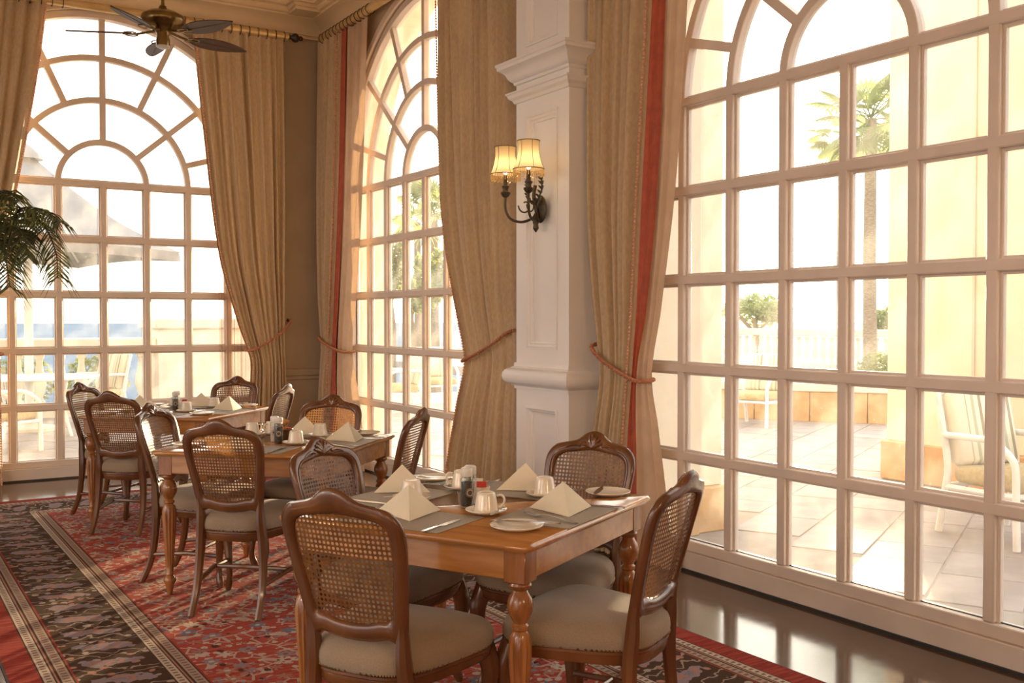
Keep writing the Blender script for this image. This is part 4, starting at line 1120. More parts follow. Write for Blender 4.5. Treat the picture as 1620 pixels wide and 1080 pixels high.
# ------------------------------------------------------------------ wall sconce
def sconce():
    root = thing('wall_sconce', (PX0, 5.41, 2.14), 0, 'bronze two-arm wall sconce with beaded cream shades on the pilaster', 'wall lamp')
    # local: -x into the room, y along the wall
    MB().lathe([(0.001, 0.0), (0.058, 0.0), (0.062, 0.008), (0.056, 0.016), (0.04, 0.022), (0.02, 0.03), (0.001, 0.032)], 24).xf(Matrix.Rotation(-pi / 2, 4, 'Y')).xf(Matrix.Scale(1.45, 4, (0, 0, 1))).build('back_plate', 'dark_bronze', root)
    # central leafy stem and finial
    st = MB().tube(catmull([(-0.03, 0, -0.06), (-0.045, 0, 0.0), (-0.06, 0, 0.08), (-0.05, 0, 0.15)], 5), [0.012] * 16, 8)
    st.tube([(-0.045, 0, -0.06), (-0.045, 0, -0.085), (-0.045, 0, -0.10), (-0.045, 0, -0.125), (-0.045, 0, -0.15)], [0.008, 0.022, 0.016, 0.02, 0.003], 10)
    st.build('stem', 'dark_bronze', root)
    def leaf(base, dirv, up_, L_, W_):
        base = Vector(base); d_ = Vector(dirv).normalized(); u_ = Vector(up_).normalized(); s_ = d_.cross(u_).normalized()
        vs = []; fs = []
        for k_ in range(6):
            f = k_ / 5; w_ = W_ * sin(pi * (0.12 + 0.86 * f)) ; c_ = base + d_ * L_ * f + u_ * 0.25 * L_ * f * f
            vs += [c_ - s_ * w_, c_ + u_ * 0.003, c_ + s_ * w_, c_ - u_ * 0.003]
        for k_ in range(5):
            for j_ in range(4): fs.append((k_ * 4 + j_, k_ * 4 + (j_ + 1) % 4, k_ * 4 + 4 + (j_ + 1) % 4, k_ * 4 + 4 + j_))
        return MB().add(vs, fs)
    lv = []
    for e in (-1, 1):
        # acanthus branch: curved spine with leaves either side
        sp_ = catmull([(-0.05, 0, 0.02), (-0.06, e * 0.05, 0.06), (-0.055, e * 0.085, 0.12), (-0.05, e * 0.07, 0.19)], 5)
        b_ = MB().tube(sp_, 0.006, 6)
        for k_ in range(2, 16, 2):
            p_ = sp_[min(k_, len(sp_) - 1)]
            b_.add(*(lambda q_: (q_.v, q_.f))(leaf(p_, (0, e * 0.9, 0.55), (-1, 0, 0), 0.034, 0.010)))
            b_.add(*(lambda q_: (q_.v, q_.f))(leaf(p_, (-0.3, -e * 0.6, 0.75), (-1, 0, 0), 0.030, 0.009)))
        b_.build('leaf_branch', 'dark_bronze', root)
        arm = MB().tube(catmull([(-0.04, 0, -0.02), (-0.06, e * 0.02, -0.06), (-0.11, e * 0.07, -0.082), (-0.165, e * 0.115, -0.06), (-0.19, e * 0.137, 0.0), (-0.19, e * 0.137, 0.085)], 6), [0.010] * 8 + [0.008] * 30, 8)
        arm = MB().tube(catmull([(-0.04, 0, -0.02), (-0.06, e * 0.02, -0.06), (-0.11, e * 0.07, -0.082), (-0.165, e * 0.115, -0.06), (-0.19, e * 0.137, 0.0), (-0.19, e * 0.137, 0.085)], 6), 0.0085, 8)
        pts = []
        for k_ in range(22):
            a = k_ / 21 * 5.2; r_ = 0.052 * (1 - 0.6 * k_ / 21)
            pts.append((-0.105 - r_ * cos(a) * 0.8, e * 0.035 + r_ * 0.3 * cos(a) * e, 0.02 - r_ * sin(a)))
        arm.tube(pts, 0.005, 6)
        arm = arm.build('arm', 'dark_bronze', root)
        cx_, cy_ = -0.19, e * 0.137
        cupm = MB().lathe([(0.006, 0.075), (0.02, 0.085), (0.028, 0.10), (0.03, 0.11), (0.018, 0.115), (0.016, 0.13), (0.024, 0.15), (0.014, 0.155), (0.011, 0.22), (0.001, 0.221)], 14, (cx_, cy_, 0), lambda z, k_: 1 + 0.12 * (k_ % 2) * (z < 0.16)).build('candle_cup', 'dark_bronze', root)
        # bell shade: ruched fabric, open top and bottom
        pr = [(0.097, 0.225), (0.094, 0.235), (0.082, 0.262), (0.072, 0.30), (0.0655, 0.345), (0.066, 0.385), (0.069, 0.402)]
        ring = []
        for r_, z in pr:
            ring.append([(cx_ + r_ * (1 - 0.02 * (k_ % 2)) * cos(2 * pi * k_ / 48), cy_ + r_ * (1 - 0.02 * (k_ % 2)) * sin(2 * pi * k_ / 48), z) for k_ in range(48)])
        shd = MB().rings(ring, True, False, False).build('lamp_shade', 'lamp_shade', root)
        tr = MB()
        for r_, z in ((0.098, 0.226), (0.070, 0.402)):
            tr.tube([(cx_ + r_ * cos(2 * pi * k_ / 32), cy_ + r_ * sin(2 * pi * k_ / 32), z) for k_ in range(33)], 0.0032, 6, cap=False)
        tr.build('shade_trim', 'shade_fabric_dark', shd)
        sm = MB()
        for k_ in range(6):
            a = 2 * pi * k_ / 6 + 0.3
            sm.tube([(cx_ + (r_ + 0.001) * cos(a), cy_ + (r_ + 0.001) * sin(a), z) for r_, z in pr], 0.0018, 5)
        sm.build('seam', 'shade_fabric_dark', shd)
        bd_ = MB()
        for k_ in range(44):
            a = 2 * pi * k_ / 44; L_ = 0.036 + 0.008 * (k_ % 2)
            x_, y_ = cx_ + 0.096 * cos(a), cy_ + 0.096 * sin(a)
            bd_.tube([(x_, y_, 0.225 - L_ * f) for f in (0, 0.25, 0.3, 0.55, 0.6, 0.85, 0.93, 1.0)], [0.0022, 0.003, 0.0018, 0.003, 0.0018, 0.0034, 0.0044, 0.001], 5)
        b_ = bd_.build('bead_fringe', 'beads', shd)
        b_['kind'] = 'stuff'
        MB().lathe([(0.001, 0.225), (0.012, 0.232), (0.02, 0.255), (0.021, 0.275), (0.014, 0.30), (0.004, 0.318), (0.001, 0.32)], 14, (cx_, cy_, 0)).build('bulb', 'lamp_bulb', root)
sconce()

# ------------------------------------------------------------------ ceiling fan
def fan():
    cx_, cy_ = 1.87, 8.09
    root = thing('ceiling_fan', (cx_, cy_, CEIL), 0, 'brass ceiling fan with five dark leaf-shaped cane blades', 'ceiling fan')
    zb = 3.64 - CEIL
    MB().lathe([(0.013, zb + 0.2), (0.013, -0.06), (0.04, -0.05), (0.065, -0.015), (0.07, -0.004), (0.001, -0.004)], 16).build('down_rod', 'antique_brass', root)
    MB().lathe([(0.001, zb + 0.01), (0.05, zb + 0.01), (0.07, zb + 0.03), (0.125, zb + 0.055), (0.160, zb + 0.085), (0.168, zb + 0.11), (0.160, zb + 0.14), (0.12, zb + 0.165), (0.07, zb + 0.175), (0.035, zb + 0.19), (0.025, zb + 0.22), (0.014, zb + 0.225)], 36, flute=lambda z, k_: 1 - 0.012 * (k_ % 3 == 0)).build('motor_housing', 'antique_brass', root)
    MB().lathe([(0.001, zb - 0.09), (0.05, zb - 0.088), (0.052, zb - 0.04), (0.045, zb - 0.02), (0.048, zb + 0.012), (0.001, zb + 0.012)], 20).build('switch_housing', 'antique_brass', root)
    MB().lathe([(0.001, zb - 0.112), (0.03, zb - 0.108), (0.05, zb - 0.098), (0.053, zb - 0.089), (0.001, zb - 0.088)], 20).build('light_cap', 'opal_glass', root)
    bl = MB(); n_ = 16; top = []; bot = []
    for k_ in range(n_ + 1):
        f = k_ / n_; x_ = 0.24 + 0.48 * f
        w_ = 0.085 * (sin(pi * (0.10 + 0.90 * f ** 0.85)) ** 0.75) if f < 1 else 0.0
        w_ = max(w_, 0.001)
        top.append([(x_, -w_, 0.004), (x_, 0, 0.009), (x_, w_, 0.004), (x_, w_, -0.004), (x_, 0, 0.0), (x_, -w_, -0.004)])
    bl.rings(top)
    bl.tube([(0.24 + 0.48 * f, 0, 0.0) for f in (0, 0.5, 1.0)], [0.006, 0.005, 0.002], 6)
    bl_me = bl.xf(Matrix.Rotation(RAD(-14), 4, 'X')).mesh('blade', 'fan_cane')
    br = MB()
    br.tube([(0.04, 0, 0.03), (0.12, 0, 0.012), (0.20, 0, -0.004), (0.30, 0, -0.006)], [0.012, 0.010, 0.009, 0.006], 8)
    for e in (-1, 1):
        br.tube([(0.19 + 0.045 * sin(a) + 0.05, e * (0.03 - 0.03 * cos(a)), -0.004) for a in [2 * pi * k_ / 16 for k_ in range(17)]], 0.005, 6)
    br_me = br.mesh('blade_bracket', 'antique_brass')
    for k_ in range(5):
        th = 44 + 72 * k_           # angle in (right, away) camera-aligned frame
        a = RAD(th) - 0.5599
        b_ = link('blade', bl_me, root, (0, 0, zb), a)
        link('blade_bracket', br_me, b_)
    MB().tube([(0.03, -0.03, zb - 0.09), (0.03, -0.03, zb - 0.30)], 0.0015, 5).build('pull_chain', 'antique_brass', root)
fan()

# ------------------------------------------------------------------ helpers for points read off the photograph
FW = Vector((sin(0.5599) * cos(0.0222), cos(0.5599) * cos(0.0222), -sin(0.0222))); RT = Vector((cos(0.5599), -sin(0.5599), 0)); UPV = RT.cross(FW)
def at(px, py, depth):
    return Vector((0, 0, 1.43)) + (FW * F_PX + RT * (px - 810) + UPV * (540 - py)) * (depth / F_PX)
def on_ground(px, py, z=0.0):
    d_ = FW * F_PX + RT * (px - 810) + UPV * (540 - py)
    return Vector((0, 0, 1.43)) + d_ * ((z - 1.43) / d_.z)

# ------------------------------------------------------------------ potted palm at the left edge
def indoor_palm():
    base = Vector((0.16, 6.25, 0.0))
    root = thing('potted_palm', base, 0, 'tall potted palm with drooping dark fronds at the left edge', 'plant')
    MB().lathe([(0.001, 0.0), (0.15, 0.0), (0.16, 0.02), (0.20, 0.30), (0.215, 0.34), (0.225, 0.36), (0.22, 0.38), (0.195, 0.38), (0.19, 0.33), (0.001, 0.33)], 28).build('pot', 'pot', root)
    MB().lathe([(0.19, 0.335), (0.10, 0.35), (0.001, 0.355)], 20).build('soil', 'soil', root)
    crown = Vector((0.10, -0.05, 1.72))
    MB().tube(catmull([(0, 0, 0.33), (0.02, 0.01, 0.8), (0.05, -0.02, 1.3), tuple(crown)], 5), [0.05 - 0.0014 * k_ for k_ in range(16)], 10).build('trunk', 'bark', root)
    rg = random.Random(5)
    def frond(pts, L_=0.16, n_=46):
        sp_ = catmull([tuple(p_) for p_ in pts], 8); N = len(sp_)
        mb = MB().tube(sp_, [lerp(0.011, 0.002, k_ / (N - 1)) for k_ in range(N)], 6)
        for k_ in range(n_):
            f = 0.18 + 0.82 * k_ / n_; q_ = f * (N - 1); i_ = min(int(q_), N - 2); p_ = sp_[i_].lerp(sp_[i_ + 1], q_ - i_)
            d_ = (sp_[i_ + 1] - sp_[i_]).normalized(); sd = d_.cross(Vector((0, 0, 1))).normalized()
            for e in (-1, 1):
                l_ = L_ * (0.55 + 0.6 * sin(pi * (0.15 + 0.8 * f))) * rg.uniform(0.8, 1.15)
                v_ = (sd * e * 0.85 + d_ * 0.55 + Vector((0, 0, rg.uniform(-0.5, 0.1)))).normalized()
                tip = p_ + v_ * l_ + Vector((0, 0, -l_ * 0.55)); mid = p_ + v_ * l_ * 0.55 + Vector((0, 0, -l_ * 0.08))
                wv = d_ * 0.0065
                nn = v_.cross(d_).normalized() * 0.003
                mb.add([p_ - wv * 0.5, p_ + nn, p_ + wv * 0.5, mid - wv, mid + nn, mid + wv, tip], [(0, 1, 4, 3), (1, 2, 5, 4), (3, 4, 6), (4, 5, 6)])
        return mb
    A = lambda px, py, dp: at(px, py, dp) - base
    cr = A(-30, 440, 5.25)
    curves = [
        [crown, A(2, 395, 5.2), A(26, 336, 5.15), A(62, 330, 5.1), A(98, 352, 5.05)],
        [crown, A(6, 385, 5.25), A(30, 340, 5.2), A(66, 352, 5.1), A(88, 398, 5.05), A(92, 440, 5.02)],
        [crown, A(-5, 410, 5.1), A(12, 360, 5.0), A(34, 368, 4.95), A(46, 408, 4.9)],
        [crown, A(-14, 400, 5.0), A(-4, 378, 4.9), A(8, 405, 4.85), A(16, 455, 4.8)],
        [crown, A(-30, 380, 5.3), A(-12, 312, 5.25), A(12, 302, 5.2), A(32, 318, 5.15)],
        [crown, crown + Vector((-0.25, 0.2, 0.35)), crown + Vector((-0.6, 0.35, 0.35)), crown + Vector((-0.95, 0.45, 0.0))],
        [crown, crown + Vector((-0.2, -0.3, 0.35)), crown + Vector((-0.4, -0.7, 0.3)), crown + Vector((-0.55, -1.0, -0.05))],
        [crown, crown + Vector((-0.05, 0.35, 0.4)), crown + Vector((0.0, 0.75, 0.35)), crown + Vector((0.05, 1.05, 0.0))],
        [crown, crown + Vector((-0.15, 0.05, 0.5)), crown + Vector((-0.4, 0.1, 0.75)), crown + Vector((-0.8, 0.1, 0.65))],
    ]
    for c_ in curves:
        frond(c_, 0.15, 44).build('frond', 'leaf_palm', root, smooth=False)
indoor_palm()

# ================================================================== OUTSIDE
terr = MB().box(-14, 24, -4, 17.0, -0.30, -0.008).build('terrace_floor', 'mortar', smooth=False)
tag(terr, kind='structure')
# flagstones laid on the skew: single stones where they can be told apart, one joined part farther out
rg = random.Random(3)
near_ct = 0; far = MB(); ROT = RAD(28)
stone_me = {}
cands = []
row = 0
v_ = -14.0
while v_ < 22:
    h_ = 0.46
    u_ = -16.0 + rg.uniform(0, 0.4)
    while u_ < 26:
        w_ = rg.choice((0.46, 0.62, 0.78))
        x_ = (u_ + w_ / 2) * cos(ROT) - (v_ + h_ / 2) * sin(ROT); y_ = (u_ + w_ / 2) * sin(ROT) + (v_ + h_ / 2) * cos(ROT)
        right = 4.66 < x_ < 22 and 0.2 < y_ < 15.9 and not (7.2 < x_ < 8.7 and 3.8 < y_ < 6.3) and not (x_ < 5.25 and 4.6 < y_ < 6.2)
        backw = -6 < x_ <= 4.66 and BY + 0.85 < y_ < 15.5
        if right or backw: cands.append((x_ * x_ + y_ * y_, x_, y_, w_, h_, rg.random()))
        u_ += w_
    v_ += h_
cands.sort()
mk = lambda w_, h_, mt: MB().cbox(-w_ / 2 + 0.005, w_ / 2 - 0.005, -h_ / 2 + 0.005, h_ / 2 - 0.005, -0.02, 0.0, 0.004).mesh('flagstone', mt)
for k_, (dd, x_, y_, w_, h_, rr_) in enumerate(cands):
    mt = 'paver' if rr_ < 0.5 else 'paver_pale'
    if k_ < 290:
        if (w_, mt) not in stone_me: stone_me[(w_, mt)] = mk(w_, h_, mt)
        link('flagstone', stone_me[(w_, mt)], terr, (x_, y_, -0.004 + 0.004 * rr_), ROT)
    else:
        q_ = MB().box(-w_ / 2 + 0.006, w_ / 2 - 0.006, -h_ / 2 + 0.006, h_ / 2 - 0.006, -0.02, 0.0).xf(Matrix.Translation((x_, y_, 0)) @ Matrix.Rotation(ROT, 4, 'Z'))
        far.add(q_.v, q_.f)
fo = far.build('flagstones_far', 'paver_pale', terr, smooth=False)
fo['kind'] = 'stuff'
sea = MB().add([(-4000, -4000, -14), (4000, -4000, -14), (4000, 4000, -14), (-4000, 4000, -14)], [(0, 1, 2, 3)]).build('sea', 'sea', smooth=False)
tag(sea, kind='structure')

# loggia pier facing the right window
lp = MB().cbox(7.66, 8.35, 4.2, 5.86, 0.34, 6.0, 0.01).cbox(7.62, 7.655, 5.0, 5.55, 0.34, 6.0, 0.006).build('wall_loggia', 'stucco')
tag(lp, kind='structure')
for k_ in range(4):
    a = 4.17 + k_ * 0.43
    MB().cbox(7.60, 8.40, a, a + 0.422, -0.002, 0.345, 0.012).build('plinth_stone', 'stone_tan', lp)

# patio armchair
def make_patio_chair():
    root = thing('patio_armchair', (0, 0, 0))
    W_ = 0.29
    for e in (-1, 1):
        MB().tube(catmull([(e * W_, -0.36, 0.0), (e * W_, -0.31, 0.25), (e * W_, -0.28, 0.45), (e * W_, -0.33, 0.70), (e * W_, -0.39, 0.94)], 4), 0.024, 10).build('back_post', 'patio_white', root)
        MB().tube(catmull([(e * W_, 0.30, 0.0), (e * W_, 0.29, 0.30), (e * W_, 0.285, 0.50), (e * W_, 0.235, 0.58), (e * W_, 0.10, 0.655), (e * W_, -0.10, 0.66), (e * W_, -0.315, 0.655)], 5), 0.023, 10).build('arm_and_leg', 'patio_white', root)
        MB().tube([(e * W_, 0.285, 0.33), (e * W_, -0.30, 0.31)], 0.020, 8).build('side_rail', 'patio_white', root)
    MB().tube([(-W_, -0.39, 0.935), (W_, -0.39, 0.935)], 0.022, 8).build('top_rail', 'patio_white', root)
    MB().tube([(-W_, -0.30, 0.32), (W_, -0.30, 0.32)], 0.018, 8).build('cross_rail', 'patio_white', root)
    MB().tube([(-W_, 0.285, 0.33), (W_, 0.285, 0.33)], 0.018, 8).build('cross_rail', 'patio_white', root)
    MB().cbox(-0.265, 0.265, -0.27, 0.29, 0.345, 0.46, 0.03).build('seat_cushion', 'patio_seat', root, angle=60)
    MB().cbox(-0.26, 0.26, -0.06, 0.06, 0, 0.50, 0.03).xf(Matrix.Translation((0, -0.24, 0.455)) @ Matrix.Rotation(RAD(13), 4, 'X')).build('back_cushion', 'cushion_stripe', root, angle=60)
    return root
pc = make_patio_chair()
def patio(o, x_, y_, fa, label):
    o.location = (x_, y_, 0.0); o.rotation_euler = (0, 0, RAD(fa - 90))
    return tag(o, label, 'armchair', 'white patio armchairs')
patio(pc, 6.24, 3.78, -103, 'white tubular patio armchair with striped cushion outside the right window')
g_ = on_ground(1195, 672)
patio(copy_tree(pc), g_.x, g_.y, 200, 'white patio armchair by the low planter wall beyond the right window')
g_ = on_ground(40, 712)
patio(copy_tree(pc), g_.x - 0.25, g_.y, 25, 'white patio armchair in front of the parasol table')
g_ = on_ground(118, 672)
patio(copy_tree(pc), g_.x + 0.3, g_.y + 0.3, 200, 'white patio armchair behind the parasol table')
g_ = on_ground(628, 655)
patio(copy_tree(pc), g_.x, g_.y, 170, 'white patio armchair outside the middle window, left one')
g_ = on_ground(690, 640)
patio(copy_tree(pc), g_.x, g_.y, 260, 'white patio armchair outside the middle window, right one')
def patio_table(x_, y_, label, r_=0.5, z_=0.72):
    root = thing('patio_table', (x_, y_, 0), 0, label, 'table', 'round patio tables')
    MB().lathe([(0.001, z_ - 0.02), (r_ - 0.02, z_ - 0.02), (r_, z_ - 0.012), (r_, z_), (r_ - 0.01, z_ + 0.004), (0.001, z_ + 0.004)], 40).build('table_top', 'patio_white', root)
    for k_ in range(4):
        a = pi / 4 + k_ * pi / 2
        MB().tube([(r_ * 0.62 * cos(a), r_ * 0.62 * sin(a), z_ - 0.02), (r_ * 0.55 * cos(a), r_ * 0.55 * sin(a), 0.4), (r_ * 0.72 * cos(a), r_ * 0.72 * sin(a), 0.0)], 0.02, 8).build('leg', 'patio_white', root)
    return root
g_ = on_ground(1602, 688, 0.72)
patio_table(g_.x + 0.50, g_.y - 0.50, 'white round patio table at right edge outside the window', 0.52)
o = MB().lathe([(0.001, 0.0), (0.06, 0.0), (0.09, 0.012), (0.13, 0.022), (0.132, 0.026), (0.09, 0.017), (0.001, 0.008)], 28).build('glass_plate', 'glass_table', None, loc=(g_.x + 0.22, g_.y - 0.27, 0.7245))
tag(o, 'pale glass plate on the patio table at right edge', 'plate')
UMB = on_ground(52, 596, 0.72)
patio_table(UMB.x, UMB.y, 'white round patio table under the parasol outside the back window', 0.75)

# square parasol standing behind the table
def parasol():
    x_, y_ = UMB.x - 0.05, UMB.y + 0.95
    c_ = at(44, 400, 12.9)
    x_, y_ = c_.x, c_.y
    root = thing('parasol', (x_, y_, 0), RAD(18), 'large square white parasol outside the back window', 'parasol')
    MB().lathe([(0.001, 0), (0.35, 0), (0.35, 0.04), (0.10, 0.08), (0.06, 0.10), (0.06, 0.35), (0.001, 0.35)], 20).build('base', 'cast_stone', root)
    MB().tube([(0, 0, 0.1), (0, 0, 3.6)], 0.055, 12).build('pole', 'patio_white', root)
    hw = 1.35; za, ze = 3.58, 2.30
    # canopy of four curved panels, with thickness and valance
    cn = MB(); N = 10
    def cpt(sx_, sy_, f, th):
        z = lerp(za, ze, f) - 0.22 * sin(pi * f) * 0.6 - th
        return (sx_ * hw * f, sy_ * hw * f, z)
    cs = [(1, 1), (-1, 1), (-1, -1), (1, -1)]
    for k_ in range(4):
        a, b = cs[k_], cs[(k_ + 1) % 4]
        cn.grid(lambda u, v: cpt(lerp(a[0], b[0], u), lerp(a[1], b[1], u), 0.04 + 0.96 * v, 0.05 * sin(pi * u) * -v), 8, N)
        cn.grid(lambda u, v: (lerp(a[0], b[0], u) * hw, lerp(a[1], b[1], u) * hw, ze + 0.05 * sin(pi * u) - 0.12 * v), 8, 1)
    cn.build('canopy', 'parasol', root)
    MB().lathe([(0.001, za + 0.10), (0.03, za + 0.08), (0.16, za - 0.02), (0.20, za - 0.10), (0.001, za - 0.05)], 16).build('top_cap', 'parasol', root)
    for k_ in range(4):
        a = cs[k_]
        MB().tube([(0, 0, za - 0.1), tuple(Vector(cpt(a[0], a[1], 0.5, 0.03))), tuple(Vector(cpt(a[0], a[1], 1.0, 0.03)))], 0.018, 6).build('rib', 'patio_white', root)
        MB().tube([(0, 0, 2.45), tuple(Vector(cpt(a[0], a[1], 0.55, 0.04)))], 0.014, 6).build('strut', 'patio_white', root)
parasol()

# balustrades
BAL = [(0.075, 0.0), (0.075, 0.05), (0.05, 0.07), (0.045, 0.10), (0.075, 0.20), (0.095, 0.29), (0.085, 0.38), (0.055, 0.50), (0.042, 0.60), (0.045, 0.66), (0.065, 0.68), (0.065, 0.74)]
def balustrade(label, x0, x1, y_, pitch=0.285):
    root = thing('balustrade', (x0, y_, 0), 0, label, 'balustrade')
    L_ = x1 - x0
    MB().cbox(0, L_, -0.16, 0.16, -0.02, 0.18, 0.01).build('plinth_rail', 'cast_stone', root)
    MB().cbox(0, L_, -0.14, 0.14, 0.92, 1.00, 0.01).cbox(0, L_, -0.17, 0.17, 1.00, 1.15, 0.02).build('top_rail', 'cast_stone', root)
    me = MB().lathe(BAL, 14).mesh('baluster', 'cast_stone')
    for k_ in range(int(L_ / pitch)):
        link('baluster', me, root, (pitch * (k_ + 0.5), 0, 0.18))
    return root
balustrade('cream stone balustrade with turned balusters outside the back window', -2.2, 3.55, 16.1)
pr = thing('parapet_block', (3.56, 16.1, 0), 0, 'tall cream parapet block at end of the balustrade', 'parapet')
MB().cbox(0, 3.4, -0.25, 0.9, -0.02, 1.28, 0.01).build('body', 'cast_stone', pr)
MB().cbox(-0.05, 3.45, -0.31, 0.96, 1.28, 1.44, 0.02).build('coping', 'cast_stone', pr)
# distant balustrade along the sea side, seen through the right-hand windows
fb = thing('sea_balustrade', (22.5, 0, 0), 0, 'distant cream balustrade on the far side of the terrace', 'balustrade')
MB().cbox(-0.16, 0.16, 9.0, 36, -0.3, 0.18, 0.01).build('plinth_rail', 'cast_stone', fb)
MB().cbox(-0.17, 0.17, 9.0, 36, 0.95, 1.15, 0.02).build('top_rail', 'cast_stone', fb)
bm_ = MB()
for k_ in range(90):
    q_ = MB().lathe(BAL, 8, (0, 9.2 + 0.298 * k_, 0.18)); bm_.add(q_.v, q_.f)
b_ = bm_.build('balusters', 'cast_stone', fb); b_['kind'] = 'stuff'
terr2 = MB().box(15, 24, 17.0, 38, -0.3, -0.022).box(-14, 15, 17.0, 17.6, -0.3, -0.022).build('terrace_floor_far', 'paver_pale', smooth=False)
tag(terr2, kind='structure')

# planter wall with stone facing
ang_ = atan2(-1.24, 0.85)
pl = thing('planter_wall', (9.9, 11.25, 0), ang_, 'low planter wall with tan stone face beyond the right window', 'planter')
MB().cbox(0, 4.6, 0.02, 0.75, -0.01, 0.42, 0.01).build('core', 'mortar', pl)
MB().cbox(-0.05, 4.65, -0.06, 0.12, 0.42, 0.54, 0.015).build('coping', 'cast_stone', pl)
for k_ in range(12):
    MB().cbox(0.383 * k_ + 0.004, 0.383 * k_ + 0.379, -0.02, 0.019, -0.005, 0.418, 0.01).build('facing_stone', 'stone_tan', pl)

# foliage helpers
def leaf_cloud(c_, rad, n_, size, seed, flat=1.0):
    rg = random.Random(seed); mb = MB()
    for k_ in range(n_):
        while True:
            p_ = Vector((rg.uniform(-1, 1), rg.uniform(-1, 1), rg.uniform(-1, 1)))
            if p_.length < 1 and p_.length > 0.35: break
        p_ = Vector((p_.x * rad[0], p_.y * rad[1], p_.z * rad[2])) + Vector(c_)
        d_ = Vector((rg.gauss(0, 1), rg.gauss(0, 1), rg.gauss(0, 0.6))).normalized(); s_ = d_.cross(Vector((rg.gauss(0, 1), rg.gauss(0, 1), rg.gauss(0, 1)))).normalized()
        L_ = size * rg.uniform(0.6, 1.3)
        n = d_.cross(s_) * L_ * 0.12
        mb.add([p_ - d_ * L_ * 0.5, p_ + s_ * L_ * 0.22 + n, p_ + d_ * L_ * 0.5, p_ - s_ * L_ * 0.22 + n], [(0, 1, 2), (0, 2, 3)])
    return mb
def shrub(loc, rad, n_, size, seed, label, group, mat='leaf_hedge'):
    root = thing('shrub', loc, 0, label, 'shrub', group)
    f = leaf_cloud((0, 0, rad[2]), rad, n_, size, seed).build('foliage', mat, root, smooth=False)
    f['kind'] = 'stuff'
    MB().tube([(0, 0, -0.05), (0.02, 0, rad[2] * 0.6), (0, 0.02, rad[2] * 1.1)], [0.03, 0.02, 0.008], 6).build('stem', 'bark', root)
for k_, (px, py, dp, rx, rz_) in enumerate([(1276, 583, 15.0, 0.34, 0.13), (1390, 590, 14.6, 0.32, 0.26)]):
    b_ = at(px, py, dp)
    shrub((b_.x, b_.y, 0.44), (rx, rx, rz_), 500, 0.09, 40 + k_, ('low flat hedge clump on the planter wall', 'rounded shrub on the planter wall, right of the hedge clump')[k_], 'planter shrubs')
for k_, x_ in enumerate((-1.5, -0.4, 0.7, 1.8, 2.9)):
    shrub((x_, 17.25, -0.02), (0.52, 0.32, 0.45), 700, 0.13, 60 + k_, ('leftmost', 'second', 'third', 'fourth', 'rightmost')[k_] + ' green shrub behind the balusters outside the back window', 'shrubs behind the balustrade')
def tree(loc, h_, rad, n_, seed, label, size=0.22):
    root = thing('tree', loc, 0, label, 'tree', 'trees beyond the terrace')
    rg = random.Random(seed)
    tk = MB().tube([(0, 0, -3.0), (0.05, 0, h_ * 0.4), (0, 0.08, h_ * 0.85)], [0.16, 0.12, 0.05], 8)
    for k_ in range(5):
        a = rg.uniform(0, 6.3)
        tk.tube([(0, 0.05, h_ * 0.55), (cos(a) * rad[0] * 0.7, sin(a) * rad[1] * 0.7, h_ + rg.uniform(-0.3, 0.4) * rad[2])], [0.05, 0.02], 6)
    tk.build('trunk', 'bark_pale', root)
    mb = MB()
    for k_ in range(7):
        c_ = (rg.uniform(-0.6, 0.6) * rad[0], rg.uniform(-0.6, 0.6) * rad[1], h_ + rg.uniform(-0.55, 0.6) * rad[2])
        q_ = leaf_cloud(c_, tuple(r_ * 0.55 for r_ in rad), n_ // 7, size, seed * 10 + k_); mb.add(q_.v, q_.f)
    f = mb.build('foliage', 'leaf_fan', root, smooth=False); f['kind'] = 'stuff'
def tree_at(px, py, dp, w_px, h_px, label, seed):
    c_ = at(px, py, dp); r_ = w_px / 2 / F_PX * dp; rz_ = h_px / 2 / F_PX * dp
    tree((c_.x, c_.y, 0.0), c_.z, (r_, r_, rz_), 1500, seed, label)
tree_at(618, 425, 30, 44, 90, 'tree seen through the middle window, left of the taller one', 71)
tree_at(684, 440, 27, 60, 110, 'tree seen through the middle window beside the curtain', 72)
tree_at(651, 470, 32, 40, 60, 'small low tree in the centre of the middle window', 73)
tree_at(1196, 490, 34, 120, 52, 'low tree behind the distant balustrade at left of the sun', 74)
tree_at(1420, 500, 34, 90, 60, 'low tree behind the distant balustrade right of the sun', 75)
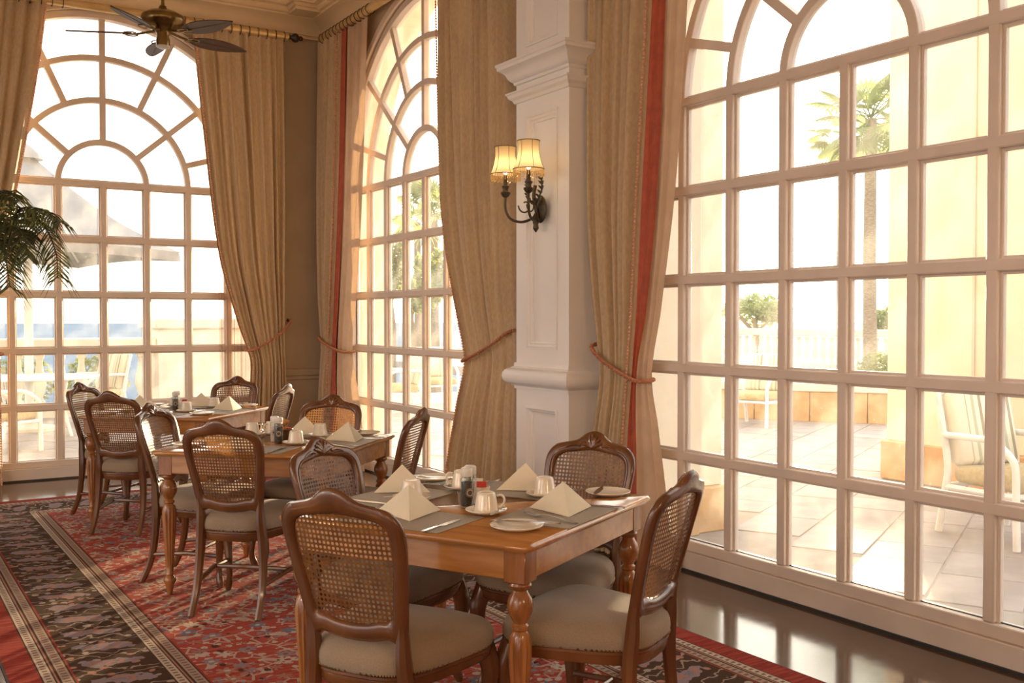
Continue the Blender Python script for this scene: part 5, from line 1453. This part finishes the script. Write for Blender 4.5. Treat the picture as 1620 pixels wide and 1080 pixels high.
# fan palms
def fan_leaf_mesh():
    mb = MB(); n_ = 22; R0 = 1.0
    mb.tube([(0, 0, 0), (0.45, 0, 0.05), (0.9, 0, 0.0)], [0.02, 0.014, 0.012], 5)
    c_ = Vector((0.9, 0, 0.0))
    for k_ in range(n_):
        a = RAD(-125 + 250 * k_ / (n_ - 1)); L_ = 0.85 * (0.75 + 0.25 * cos(a * 0.7)); b = RAD(250 / (n_ - 1) * 0.5)
        def q_(ang, r_, dz): return c_ + Vector((cos(ang) * r_, sin(ang) * r_, dz - 0.25 * r_ * r_))
        mb.add([q_(a, 0.02, 0), q_(a - b, 0.5 * L_, 0.02), q_(a, 0.5 * L_, -0.02), q_(a + b, 0.5 * L_, 0.02), q_(a, L_, -0.05)], [(0, 1, 2), (0, 2, 3), (1, 4, 2), (2, 4, 3)])
    return mb.mesh('frond', 'leaf_fan', False)
fan_me = fan_leaf_mesh()
def fan_palm(px, py, dp, label, seed, n_=22, sc=1.0):
    c_ = at(px, py, dp)
    root = thing('fan_palm', (c_.x, c_.y, -0.5), 0, label, 'palm tree', 'fan palms beyond the terrace')
    H_ = c_.z + 0.5
    MB().tube([(0.1, 0, -2.0), (0.05, 0.05, H_ * 0.5), (0, 0, H_)], [0.17, 0.14, 0.12], 10).build('trunk', 'bark_pale', root)
    rg = random.Random(seed)
    for k_ in range(n_):
        o_ = link('frond', fan_me, root, (0, 0, H_ + rg.uniform(-0.15, 0.1)), rot=(rg.uniform(-0.5, 0.5), rg.uniform(-1.15, 0.75), 2.4 * k_ + rg.uniform(-0.2, 0.2)))
        o_.scale = (sc,) * 3
fan_palm(1378, 188, 22, 'tall fan palm seen through the right window, at right of the sun', 81, 24, 0.9)
fan_palm(1334, 215, 26, 'fan palm behind the mullions, left of the tall palm', 82, 18, 0.62)
fan_palm(1432, 222, 30, 'fan palm partly hidden by the loggia pier', 83, 18, 0.65)
fan_palm(686, 338, 30, 'palm crown seen high through the middle window by the curtain', 84, 20, 0.85)
fan_palm(660, 352, 36, 'smaller palm crown left of the taller one in the middle window', 85, 16, 0.7)
